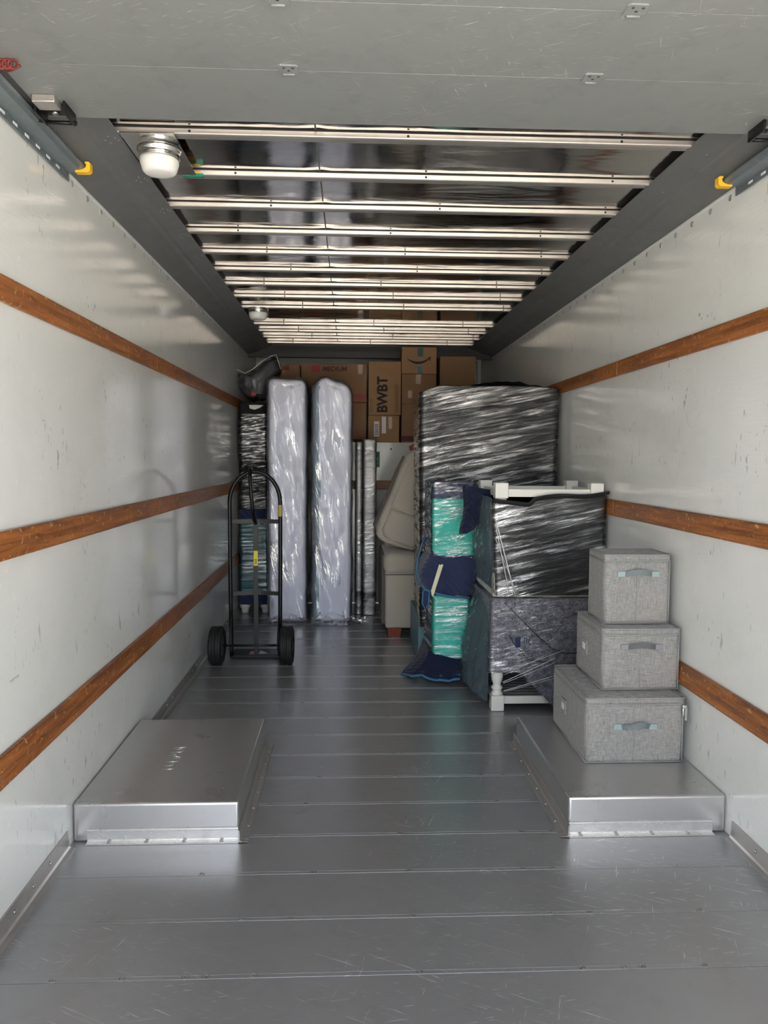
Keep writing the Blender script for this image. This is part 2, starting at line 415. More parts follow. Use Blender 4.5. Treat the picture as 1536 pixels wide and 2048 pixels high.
def skirt(bm, bot, top, zb, zt, rad=.03, step=.02, zstep=.02, off=0.0, amp=.006, wf=None, cap=True, capz=0.0, caprings=6, mi=None, bottomcap=False):
    """cloth or film wrapped round a post: outline bot -> top (lists of xy corners, counter-clockwise), heights zb/zt (numbers or f(x, y))"""
    A = polyloop([Vector((*p, 0)) for p in bot], rad, step); m = len(A)
    T0 = polyloop([Vector((*p, 0)) for p in top], rad, step)
    T = []
    for k in range(m):      # resample to the same count
        s = k / m * len(T0); i = int(s); t = s - i; T.append(T0[i % len(T0)] * (1 - t) + T0[(i + 1) % len(T0)] * t)
    zbf = zb if callable(zb) else (lambda x, y: zb); ztf = zt if callable(zt) else (lambda x, y: zt)
    zs = [zbf(p.x, p.y) for p in A]; ze = [ztf(p.x, p.y) for p in T]
    rows = max(2, int((max(ze) - min(zs)) / zstep)); grid = []
    cen = sum(A, Vector()) / m
    per = 0; S = []
    for k in range(m): S.append(per); per += (A[(k + 1) % m] - A[k]).length
    for r in range(rows + 1):
        t = r / rows; ring = []
        for k in range(m):
            p = A[k] * (1 - t) + T[k] * t; q = A[(k + 1) % m] * (1 - t) + T[(k + 1) % m] * t; o = A[k - 1] * (1 - t) + T[k - 1] * t
            tg = (q - o); nrm = Vector((tg.y, -tg.x, 0)).normalized()
            z = zs[k] * (1 - t) + ze[k] * t
            d = off + (wf(S[k], z, p.x, p.y) if wf else amp * fbm(S[k] * 3, z * 12, 0))
            rr = 0
            if cap and t > 1 - .02: rr = 0
            ring.append(bm.verts.new((p.x + nrm.x * d, p.y + nrm.y * d, z)))
        grid.append(ring)
    for r in range(rows):
        for k in range(m):
            f = bm.faces.new((grid[r][k], grid[r][(k + 1) % m], grid[r + 1][(k + 1) % m], grid[r + 1][k])); f.smooth = True
            if mi: f.material_index = mi(f.calc_center_median(), k, r)
    def lid(ring, up):
        cx = sum(v.co.x for v in ring) / m; cy = sum(v.co.y for v in ring) / m; cz = sum(v.co.z for v in ring) / m + capz * up
        prev = ring
        for i in range(1, caprings):
            t = i / caprings; nr = []
            for v in ring:
                q = Vector((v.co.x + (cx - v.co.x) * t, v.co.y + (cy - v.co.y) * t, v.co.z + (cz - v.co.z) * math.sin(min(1, t * 1.6) * PI / 2) + up * (.004 * math.sin(PI * min(1, t * 3)) + amp * 1.2 * fbm(v.co.x * 5 + t, v.co.y * 5, t * 3))))
                nr.append(bm.verts.new(q))
            for k in range(m):
                f = bm.faces.new((prev[k], prev[(k + 1) % m], nr[(k + 1) % m], nr[k])); f.smooth = True
            prev = nr
        c = bm.verts.new((cx, cy, cz))
        for k in range(m):
            f = bm.faces.new((prev[k], prev[(k + 1) % m], c)); f.smooth = True
    if cap: lid(grid[-1], 1)
    if bottomcap: lid(grid[0], -1)

def rect(x0, x1, y0, y1): return [(x0, y0), (x1, y0), (x1, y1), (x0, y1)]

def text_mesh(name, s, size, loc, rot, mat, parent, depth=.0006, bold=0.0, align='CENTER', sx=1.0):
    cu = bpy.data.curves.new(name, 'FONT'); cu.body = s; cu.size = size; cu.extrude = depth; cu.offset = bold
    cu.align_x = align; cu.align_y = 'CENTER'
    tmp = bpy.data.objects.new('tmp', cu); COL.objects.link(tmp); bpy.context.view_layer.update()
    me = bpy.data.meshes.new_from_object(tmp.evaluated_get(bpy.context.evaluated_depsgraph_get()))
    bpy.data.objects.remove(tmp); bpy.data.curves.remove(cu)
    me.name = name; me.materials.clear(); me.materials.append(mat)
    o = bpy.data.objects.new(name, me); COL.objects.link(o); o.parent = parent
    o.location = Vector(loc) - wloc(parent); o.rotation_euler = rot; o.scale = (sx, 1, 1); return o

def struct(name, bm, mats, label=None, smooth=False):
    o = obj(name, bm, mats, None, smooth); o['kind'] = 'structure'
    if label: o['label'] = label
    return o

# ------------------------------------------------------------------ the outside: pavement and grass verge
t = NT('pale_pavement_and_grass'); v = t.coord(kind='Object')
cc = t.mix((.54, .51, .47), (.66, .63, .58), t.noise(v, .8, 6, .6))
sp = t.n('ShaderNodeSeparateXYZ'); tc = t.n('ShaderNodeTexCoord'); t.l(tc.outputs['Object'], sp.inputs[0])
gf = t.math('MULTIPLY', t.math('LESS_THAN', sp.outputs[1], -26.0), t.math('GREATER_THAN', sp.outputs[1], -33.0))
gr = t.mix((.06, .12, .025), (.12, .2, .05), t.noise(v, 3, 6, .7))
t.principled(t.mix(cc, gr, gf), .9)
bm = B()
vs = [bm.verts.new(p) for p in ((-60, -60, -.75), (60, -60, -.75), (60, 60, -.75), (-60, 60, -.75))]; bm.faces.new(vs)
o = obj('ground', bm, t.m, None, origin=(0, 0, -.75)); tag(o, 'pale pavement behind the truck, with a grass verge', None, kind='structure')

# ------------------------------------------------------------------ floor of metal planks
bm = B()
box(bm, XL - .03, XR + .03, Y0, YF + .05, -.12, -.022)
seams = [2.03 + .2637 * k for k in range(-7, 22)]
seams = [s for s in seams if Y0 + .05 < s < YF]
ys = [Y0] + seams + [YF]
for a, b in zip(ys[:-1], ys[1:]):
    box(bm, XL, XR, a + .0012, b - .0012, -.022, 0, .0009, 2)
for s in seams:                                   # the second, finer line beside each joint
    box(bm, XL + .01, XR - .01, s + .0165, s + .0185, -.001, .00035, 0, 1, 0)
floor = struct('floor', bm, [M['floor'], M['edge']], 'grey scratched metal plank floor of the truck')
bm = B()
sx_near = [-.80, -.62, -.45, -.385, -.27, .205, .655, .765, .83, 1.0]
for i, s in enumerate(seams):
    xs = sx_near if i % 3 == 0 else [-.70, -.33, -.18, .2, .62, .76, 1.1] if i % 3 == 1 else [-.5, -.12, .21, .6, .7, 1.15]
    for x in xs:
        y = s + .009
        if (x < -.33 or x > .78) and 2.75 < y < 3.8: continue
        lathe(bm, [(.0105, 0), (.0105, .0012), (.008, .0020), (.0075, .0006), (.004, .0006), (.0035, .0016), (0, .0016)], (x + random.uniform(-.01, .01), y, 0), 'Z', 14)
obj('screw', bm, M['screw'], floor, label='row of flat screw heads along the floor joints')

# ------------------------------------------------------------------ walls
def wallbm(x0, x1):
    bm = B(); box(bm, x0, x1, Y0, YB, -.05, 2.62); return bm
wl = struct('wall_left', wallbm(XL - .05, XL), M['wall'], 'white scuffed board wall on the left')
wr = struct('wall_right', wallbm(XR, XR + .05), M['wall'], 'white scuffed board wall on the right')
for wnm, parent, X, sgn in (('left', wl, XL, 1), ('right', wr, XR, -1)):
    bm = B()
    y = 2.95
    while y < 7.4:
        lathe(bm, [(.012, 0), (.012, sgn * .003), (.008, sgn * .004), (.007, sgn * .0015), (.004, sgn * .0015), (0, sgn * .005)], (X, y, 2.405), 'X', 14)
        y += .165
    obj('rivet', bm, M['rivet'], parent, label='row of grey rivets under the roof beam')
bm = B(); box(bm, XL, XR, YF, YF + .05, 0, ZD - .03)
box(bm, XL, XR, YF - .015, YF + .06, ZD - .03, ZD)
wf = struct('wall_front', bm, M['wall'], 'white front wall below the deck over the cab')
bm = B()
for x in (.235, .40): lathe(bm, [(.008, 0), (.006, -.003), (0, -.003)], (x, YF, 1.50), 'Y', 10)
obj('screw', bm, M['dark'], wf)
bm = B(); box(bm, XL, XR, YF + .06, YB, ZD - .05, ZD - .001); struct('trim_deck', bm, M['trimalu'], 'deck over the cab that carries the cardboard boxes')
bm = B(); box(bm, XL - .05, XR + .05, YB, YB + .05, -.05, 2.62); struct('wall_back', bm, M['wall'], 'pale end wall behind the boxes')
bm = B(); box(bm, XL + .0, XR - .0, 7.86, 7.93, 2.412, ZS); struct('trim_header', bm, M['blackpaint'], 'black cross beam where the roof ends above the boxes')
# baseboards: aluminium angle along each wall, broken by the wheel housings
for nm, X, s in (('left', XL, 1), ('right', XR, -1)):
    bm = B()
    for a, b in ((Y0 + .02, 2.755), (3.76, YF)):
        prof = [(0, .066), (.006, .066), (.008, .012), (.014, .006), (.030, .004), (.030, 0), (0, 0)]
        prism(bm, [(X + s * px, a, pz) for px, pz in prof], (0, b - a, 0))
    o = struct('baseboard_' + nm, bm, M['trimalu'], 'aluminium angle along the foot of the %s wall' % nm)
    bm = B(); y = .9
    while y < 7.4:
        if not 2.72 < y < 3.8:
            lathe(bm, [(.007, 0), (.006, s * .004), (0, s * .005)], (X + s * .007, y, .04), 'X', 12)
        y += .14
    obj('rivet', bm, M['screw'], o)

# ------------------------------------------------------------------ roof: sheet, ribs, side beams
bm = B()
nx, ny = 60, 420; grid = []
xa, xb, ya, yb = XL + .15, XR - .15, Y0, 7.86
ribY = [2.76 + .387 * k for k in range(0, 9)] + [6.22 + .355 * k for k in range(1, 5)]
ribY = sorted(set(round(y, 3) for y in ribY if Y0 + .1 < y < 7.82))
for j in range(ny + 1):
    y = ya + (yb - ya) * j / ny; row = []
    d = min((abs(y - (r + .0)) for r in ribY)); ahead = min([r - y for r in ribY if r >= y] or [9])
    for i in range(nx + 1):
        x = xa + (xb - xa) * i / nx
        # the thin sheet sags a little just before each rib and dimples at the lengthwise lap
        sag = -.0035 * math.exp(-((ahead - .02) / .025) ** 2) * (1 + .5 * N3(x * 2.2, ahead * 3, round(y * 2.6)))
        lap = .003 * math.exp(-((x + .12) / .03) ** 2) * math.exp(-((ahead - .02) / .04) ** 2)
        wob = .0010 * N3(x * 1.3, y * 3.2, 3) + .0002 * N3(x * 7, y * 6, 1)
        row.append(bm.verts.new((x, y, ZS + sag + lap + wob)))
    grid.append(row)
for j in range(ny):
    for i in range(nx):
        f = bm.faces.new((grid[j][i], grid[j + 1][i], grid[j + 1][i + 1], grid[j][i + 1])); f.smooth = True
box(bm, XL - .05, XR + .05, Y0, YB, ZS + .03, ZS + .08)
box(bm, -.123, -.117, Y0, 7.8, ZS - .0015, ZS + .0005, 0, 1, 1)
ceil_ = struct('ceiling', bm, [M['sheet'], M['seam']], 'dark shiny metal roof sheet')
rgrp = 'pale metal cross ribs of the roof'
ORD = 'first second third fourth fifth sixth seventh eighth ninth tenth eleventh twelfth thirteenth'.split()
for k, y in enumerate(ribY):
    bm = B()
    x0, x1 = XL + .19, XR - .20
    prof = [(0, ZR + .018), (0, ZR + .004), (.002, ZR + .001), (.005, ZR), (.016, ZR), (.018, ZR + .003), (.018, ZR + .018)]
    prism(bm, [(x0, y + a, b) for a, b in prof], (x1 - x0, 0, 0))
    box(bm, x0, x1, y + .004, y + .016, ZR + .017, ZS + .004, 0, 1, 1)
    for x in (-.55, .2, .95): lathe(bm, [(.005, 0), (.004, -.002), (0, -.002)], (x + .1 * (k % 3), y, ZR + .010), 'Y', 8, 1)
    o = obj('roof_rib', bm, [M['rib'], M['dark']]); q = B(); box(q, x0, x1, y + .0181, y + .056, ZR + .004, ZR + .009, .001, 1); obj('flange', q, M['trimalu'], o, label='flange of the rib, coloured dull grey for its shaded underside'); tag(o, 'pale metal rib across the shiny roof, %s behind the edge of the open door' % ORD[k], 'roof rib', rgrp)  # darker metal on the flange paints the shade of its downward face
for nm, X, s in (('1', XL, 1), ('2', XR, -1)):
    bm = B()
    prof = [(0, ZJ - .004), (.004, ZJ), (.05, ZJ + .012), (.12, ZJ + .034), (.135, ZJ + .045), (.150, ZJ + .047), (.162, ZJ + .055), (.222 if s > 0 else .240, ZR), (.222 if s > 0 else .240, ZR + .004), (.15, ZR + .03), (0, ZR + .06)]
    prism(bm, [(X + s * a, Y0, b) for a, b in prof], (0, 7.9 - Y0, 0))
    o = struct('trim_' + nm, bm, M['beam'], 'dark grey roof beam along the top of the %s wall' % ('left' if s > 0 else 'right'))
    bm = B(); box(bm, X, X + s * .004, Y0, 7.9, ZJ - .010, ZJ - .002) if s > 0 else box(bm, X - .004, X, Y0, 7.9, ZJ - .010, ZJ - .002)
    obj('bead', bm, M['wall'], o, label='pale bead between wall and beam')
    bm = B()
    for y in ribY:
        if y < 2.5: continue
        for dx, dy in ((.19, .0), (.205, .03), (.175, .02), (.21, .055), (.185, .05)):
            z = ZJ + .055 + (ZR - ZJ - .055) * (dx - .162) / .06
            lathe(bm, [(.004, 0), (.003, -.002), (0, -.002)], (X + s * dx, y + dy, z), 'Z', 8)
    obj('rivet', bm, M['screw'], o, label='clusters of tiny rivets beside the ribs')

# ------------------------------------------------------------------ wooden tie rails
for nm, X, s in (('left', XL, 1), ('right', XR, -1)):
    for lev, z0, z1 in (('top', 1.860, 1.938), ('middle', 1.110, 1.196), ('lowest', .450, .546)):
        for seg_, a, b in (('front', Y0 + .02, 4.118), ('rear', 4.124, 7.48)):
            bm = B(); xa, xb = (X, X + .016) if s > 0 else (X - .016, X)
            box(bm, xa, xb, a, b, z0, z1, .004, 2)
            o = obj('tie_rail', bm, M['wood'])
            where = 'nearer the camera' if seg_ == 'front' else 'farther in, towards the cargo'
            tag(o, 'brown wooden %s rail on the %s wall, length %s' % (lev, nm, where), 'rail', 'wooden tie rails on the side walls')
bm = B(); box(bm, XL + .03, XR - .03, YF - .022, YF, 1.110, 1.196, .004); o = obj('tie_rail', bm, M['wood'])
tag(o, 'wooden rail on the white front wall behind the cream sofa seat', 'rail')
bm = B(); box(bm, .225, .292, YF - .002, YF - .0005, 1.325, 1.475); o = obj('sticker', bm, M['green'])
tag(o, 'dark green sticker on the white front wall beside the silvery wrapped slab', 'sticker')
for dz in (0, .018, .036, .05):
    bm = B(); box(bm, .238, .278, YF - .0028, YF - .0022, 1.36 + dz, 1.366 + dz); obj('print', bm, M['paper'], o)

# ------------------------------------------------------------------ wheel housings
def housing(X, s, xin, label, word=None):
    """X wall, xin inner face"""
    y0, y1, h = 2.80, 3.72, .146
    r = thing('wheel_housing', label, 'wheel box', ((X + xin) / 2, y0, 0))
    xa, xb = min(X, xin) + (.008 if s > 0 else 0), max(X, xin) - (0 if s > 0 else .008)
    bm = B(); box(bm, xa, xb, y0, y1, .001, h, .010, 3); obj('cover', bm, M['alu'], r)
    bm = B()
    fa, fb = (xa + .05, xin + .035) if s > 0 else (xin - .035, xb - .05)
    ia, ib = (fa, xin - .002) if s > 0 else (xin + .002, fb)
    prism(bm, [(ia, y0 - .0005, .052), (ia, y0 - .004, .050), (ia, y0 - .0045, .044), (ia, y0 - .003, .040), (ia, y0 - .003, .002), (ia, y0 - .0005, .002)], (ib - ia, 0, 0))
    prism(bm, [(fa, y0 - .0005, .006), (fa, y0 - .018, .004), (fa, y0 - .022, .0055), (fa, y0 - .026, .004), (fa, y0 - .026, .001), (fa, y0 - .0005, .001)], (fb - fa, 0, 0))
    obj('front_flange', bm, M['edge'], r, label='bright folded metal strip along the front foot')
    bm = B(); q = xin
    prism(bm, [(q + s * .001, y0 - .026, .050), (q + s * .006, y0 - .026, .047), (q + s * .007, y0 - .026, .010), (q + s * .012, y0 - .026, .006), (q + s * .034, y0 - .026, .005), (q + s * .036, y0 - .026, .001), (q + s * .001, y0 - .026, .001)], (0, y1 - y0 + .06, 0))
    obj('side_flange', bm, M['trimalu'], r)
    for k in range(4):
        bm = B(); lathe(bm, [(.007, .004), (.006, .008), (0, .009)], (fa + .08 + k * (fb - fa - .15) / 3.2, y0 - .012, 0), 'Z', 10); obj('bolt', bm, M['rivet'], r)
    for k in range(6):
        bm = B(); lathe(bm, [(.006, .004), (.005, .008), (0, .009)], (q + s * .022, y0 + .1 + k * .15, 0), 'Z', 10); obj('bolt', bm, M['rivet'], r)
    return r
hl = housing(XL, 1, -.405, 'flat metal wheel box against the left wall with embossed lettering, nothing on it')
hr = housing(XR, -1, .828, 'flat metal wheel box against the right wall carrying the grey fabric bins')
text_mesh('embossed_lettering', 'U-HAUL', .075, (-.735, 3.24, .1465), (0, 0, PI / 2), M['alu'], hl, .0009, .0, 'CENTER', 1.0)

# ------------------------------------------------------------------ roll-up door lying overhead
zd = 2.446
dr = thing('door_1', 'grey scuffed roll-up door pushed up overhead', None, (.2, 1.4, zd), None, 'structure')
edges = [2.475, 2.156, 1.836, 1.52, 1.20, .88, .56]
for k in range(6):
    bm = B(); box(bm, -.925, 1.345, edges[k + 1] + .001, edges[k] - .001, zd, zd + .016, .0006, 1)
    box(bm, -.92, 1.34, edges[k + 1] - .004, edges[k + 1] + .004, zd + .004, zd + .015, 0, 1, 1)
    obj('panel', bm, [M['doorp'], M['dark']], dr)
bm = B(); box(bm, -.925, 1.345, 2.4765, 2.487, zd + .001, zd + .014, .002); obj('edge_strip', bm, M['doorp'], dr)
for yh in (2.156, 1.836):
    for x in (-.165, .655):
        bm = B(); w = .026
        prism(bm, [(x - w, yh - .026, zd - .004), (x - w + .006, yh - .032, zd - .004), (x + w - .006, yh - .032, zd - .004), (x + w, yh - .026, zd - .004), (x + w, yh + .012, zd - .004), (x - w, yh + .012, zd - .004)], (0, 0, .0055))
        tube(bm, [(x - .016, yh + .014, zd - .003), (x + .016, yh + .014, zd - .003)], .004, 8, mi=0)
        for dx, dy in ((-.012, -.02), (.012, -.02), (0, -.006)): lathe(bm, [(.004, -.004), (0, -.0055)], (x + dx, yh + dy, zd), 'Z', 8, 1)
        obj('hinge', bm, [M['doorp'], M['dark']], dr)
for sx, s in ((-.925, 1), (1.345, -1)):
    for yh in (2.40, 1.836):
        bm = B(); c = sx + s * .05
        box(bm, c - .035, c + .03, yh - .07, yh - .012, zd - .022, zd, .003)
        box(bm, c - .04, c + .045, yh - .012, yh + .06, zd - .006, zd, .001, 1, 1)
        box(bm, c + .038, c + .045, yh - .03, yh + .065, zd - .034, zd, .001, 1, 1)
        box(bm, c - .045, c - .038, yh - .03, yh + .065, zd - .034, zd, .001, 1, 1)
        tube(bm, [(c - .045, yh + .055, zd - .028), (c + .05, yh + .055, zd - .028)], .006, 10, mi=1)
        lathe(bm, [(.012, -.012), (.008, -.02), (0, -.02)], (c, yh + .02, zd), 'Z', 12, 2)
        tube(bm, [(c - s * .02, yh + .055, zd - .028), (c - s * .085, yh + .055, zd - .02)], .006, 8, mi=1)
        obj('roller_bracket', bm, [M['trimalu'], M['blackpaint'], M['screw']], dr)
bm = B()
pts = [(-.985 + .12 * t + .015 * math.sin(7 * t), 2.10 + .03 * math.cos(9 * t) + .05 * t, zd - .012 - .012 * math.sin(5 * t) ** 2) for t in [k / 24 for k in range(25)]]
tube(bm, pts, .004, 8)
for k in range(5): tube(bm, [(-.935 + .014 * k + .012 * math.cos(a), 2.135, zd - .014 + .012 * math.sin(a)) for a in [j * PI / 5 for j in range(10)]], .0035, 6, closed=True)
obj('lift_cable', bm, M['rust'], dr, label='rusty red cable coiled beside the left track')

# door tracks
def track(X, s, label):
    y0, y1 = Y0, 2.89
    r = thing('door_track', label, 'door track', (X + s * .03, (y0 + y1) / 2, 2.395))
    bm = B()
    prism(bm, [(X + s * .010, y0, 2.392), (X + s * .013, y0, 2.392), (X + s * .013, y0, 2.436), (X + s * .010, y0, 2.436)], (0, y1 - y0, 0))
    obj('wall_plate', bm, M['galv'], r)
    y = 2.10
    while y < 2.86:
        bm = B(); box(bm, min(X + s * .0125, X + s * .0142), max(X + s * .0125, X + s * .0142), y - .014, y + .014, 2.401, 2.409, 0)
        obj('slot', bm, M['paper'], r, label='pale slot in the plate')
        y += .085
    bm = B()
    C_ = [(.013, 2.414), (.068, 2.414), (.080, 2.420), (.084, 2.430), (.080, 2.437), (.076, 2.437), (.079, 2.430), (.076, 2.423), (.066, 2.418), (.016, 2.418), (.016, 2.432), (.013, 2.432)]
    prism(bm, [(X + s * a, y0, b) for a, b in C_], (0, y1 - .03 - y0, 0))
    obj('channel', bm, M['galv'], r)
    bm = B()
    Y = [(.052, 2.408), (.096, 2.408), (.104, 2.416), (.104, 2.440), (.098, 2.444), (.086, 2.444), (.086, 2.438), (.092, 2.434), (.090, 2.424), (.078, 2.416), (.052, 2.414)]
    prism(bm, [(X + s * a, y1 - .055, b) for a, b in Y], (0, .03, 0), bev=.001, seg=1)
    obj('end_stop', bm, M['yellow'], r, label='bright yellow plastic end stop')
track(XL, 1, 'steel door track at the top of the left wall with yellow end stop')
track(XR, -1, 'steel door track at the top of the right wall with yellow end stop')

# ------------------------------------------------------------------ ceiling dome lamps
def dome(x, y, label, plate=True):
    r = thing('ceiling_lamp', label, 'lamp', (x, y, ZR - .09))
    if plate:
        bm = B(); box(bm, x - .10, x + .085, y - .15, y + .245, ZR - .005, ZR - .001, .001, 1); obj('mounting_plate', bm, M['sheet'], r)
        bm = B(); box(bm, x + .03, x + .11, y + .242, y + .262, ZR - .008, ZR + .004, 0); o = obj('warning_label', bm, M['green'], r, label='green label with orange band')
        bm = B(); box(bm, x + .03, x + .10, y + .2415, y + .2425, ZR + .004, ZR + .010, 0); obj('orange_band', bm, M['yellow'], o)
        bm = B(); box(bm, x + .045, x + .085, y + .2405, y + .2415, ZR - .005, ZR - .001, 0); obj('print', bm, M['paper'], o)
    z = ZR - .005
    bm = B(); lathe(bm, [(.0, z), (.076, z), (.078, z - .004), (.072, z - .008), (.070, z - .026), (.072, z - .030), (.068, z - .034), (0, z - .034)], (x, y, 0), 'Z', 48); obj('base_ring', bm, M['chrome'], r)
    bm = B(); lathe(bm, [(.066, z - .033), (.068, z - .037), (.068, z - .046), (.060, z - .072), (.052, z - .080), (.040, z - .083), (0, z - .084)], (x, y, 0), 'Z', 48); obj('dome', bm, M['lens'], r, label='frosted white dome')
dome(-.685, 2.90, 'larger-looking white dome lamp on the ceiling nearest the camera')
dome(-.678, 5.86, 'white dome lamp on the ceiling farther in, above the hand truck', False)

# ------------------------------------------------------------------ grey fabric storage bins
def bin_(x0, x1, y0, y1, z0, z1, label, webm, tagged=True, zipper=False, rot=0.0, twist=0.0):
    cx, cy = (x0 + x1) / 2, (y0 + y1) / 2
    r = thing('storage_bin', label, 'storage bin', (cx, cy, z0), 'grey heather fabric storage bins')
    r.rotation_euler.z = rot
    bm = B()
    n = 26
    def bulge(s, z, x, y): return .004 * math.sin(PI * (z - z0) / (z1 - z0)) + .003 * fbm(s * 5, z * 6, z0 * 9)
    skirt(bm, rect(x0 + .004, x1 - .004, y0 + .004, y1 - .004), rect(x0 + .003, x1 - .003, y0 + .003, y1 - .003), z0, z1 - .028, .006, .018, .018, 0, .001, bulge, True, 0, 3, bottomcap=True)
    obj('body', bm, M['linen'], r)
    bm = B()
    dz = lambda x, y: z1 - .006 + .006 * math.sin(9 * x + 3 * y)
    skirt(bm, rect(x0, x1, y0, y1), rect(x0, x1, y0, y1), z1 - .027, z1 - .004, .006, .02, .008, 0, .001, lambda s, z, x, y: .0015 * N3(s * 9, z * 5, 2), True, .003, 6, bottomcap=True)
    obj('lid', bm, M['linen'], r)
    bm = B()
    for zz in (z1 - .029, z1 - .003):
        P = polyloop([Vector((*p, 0)) for p in rect(x0 - .001, x1 + .001, y0 - .001, y1 + .001)], .006, .03)
        tube(bm, [(p.x, p.y, zz + .0015 * N3(p.x * 9, p.y * 9, zz)) for p in P], .0026, 6, closed=True)
    for xx, yy in ((x0 + .004, y0 + .004), (x1 - .004, y0 + .004), (x0 + .004, y1 - .004)):
        tube(bm, [(xx, yy, z0 + .003), (xx, yy, z1 - .03)], .0024, 6)
    tube(bm, [(x0 + .004, y0 + .002, z0 + .003), (x1 - .004, y0 + .002, z0 + .003)], .0024, 6)
    tube(bm, [(x0 + .002, y0 + .004, z0 + .003), (x0 + .002, y1 - .004, z0 + .003)], .0024, 6)
    obj('piping', bm, M['piping'], r)
    bm = B(); tube(bm, [(cx - .005, y0 - .0005 - .004 * math.sin(PI * t), z0 + .01 + (z1 - z0 - .05) * t) for t in [k / 10 for k in range(11)]], .0016, 5); obj('centre_seam', bm, M['piping'], r)
    # handle: webbing with end patches
    hz = z0 + (z1 - z0) * (.70 if z1 < .95 and z1 > .5 else .56 if z1 < .5 else .72)
    bm = B(); L = .085; pts = []
    for k in range(15):
        t = -1 + 2 * k / 14; u = max(0, 1 - abs(t) ** 3)
        pts.append((cx + L * t * .72, y0 - .006 - .024 * u, hz + (.012 * (1 - t * t) + .006 * twist * math.sin(3 * t))))
    A = []
    for i, p in enumerate(pts):
        tw = twist * math.sin(2.2 * (i / 14 - .3) * PI)
        for sgn in (-1, 1):
            A.append(bm.verts.new((p[0], p[1] + sgn * .006 * tw, p[2] + sgn * .011)))
    for i in range(14):
        bm.faces.new((A[2 * i], A[2 * i + 2], A[2 * i + 3], A[2 * i + 1]))
    bmesh.ops.solidify(bm, geom=list(bm.faces), thickness=.003)
    for sgn in (-1, 1):
        a = cx + sgn * L * .66; b = cx + sgn * L * 1.08
        box(bm, min(a, b), max(a, b), y0 - .008, y0 - .003, hz - .012, hz + .012, .001, 1)
    obj('handle', bm, webm, r, label='flat webbing handle, lighter than the fabric')
    if tagged:
        ly = y0 + (y1 - y0) * .62; lz = z0 + (z1 - z0) * .52
        bm = B(); box(bm, x0 - .008, x0 - .001, ly - .035, ly + .035, lz - .035, lz + .03, .001, 1); f = obj('label_window', bm, M['linen'], r)
        bm = B(); box(bm, x0 - .0095, x0 - .0078, ly - .018, ly + .018, lz - .016, lz + .012, 0); obj('card', bm, M['paper'], f, label='small white card')
    if zipper:
        bm = B(); box(bm, x1 - .012, x1 + .006, y0 - .012, y0 - .002, z1 - .045, z1 - .030, .002); box(bm, x1 - .013, x1 - .006, y0 - .014, y0 - .009, z1 - .075, z1 - .042, .002)
        obj('zip_pull', bm, M['chrome'], r)
        bm = B(); box(bm, x1 - .002, x1 + .008, y0 - .012, y0 - .008, z1 - .095, z1 - .04, .001); obj('zip_tab', bm, M['piping'], r)
    return r
ZH = .147
bin_(.987, 1.402, 3.116, 3.637, ZH, .425, 'largest grey fabric bin with zip pull, bottom of the stack on the wheel box', M['web'], True, True, 0, .6)
bin_(1.083, 1.419, 3.217, 3.60, .427, .695, 'middle grey fabric bin of the stack of three, with flat dark grey handle', M['web2'], True, False, 0, 0)
bin_(1.112, 1.402, 3.296, 3.53, .697, 1.003, 'smallest grey fabric bin with pale handle, top of the stack of three', M['web'], False, False, 0, 0)

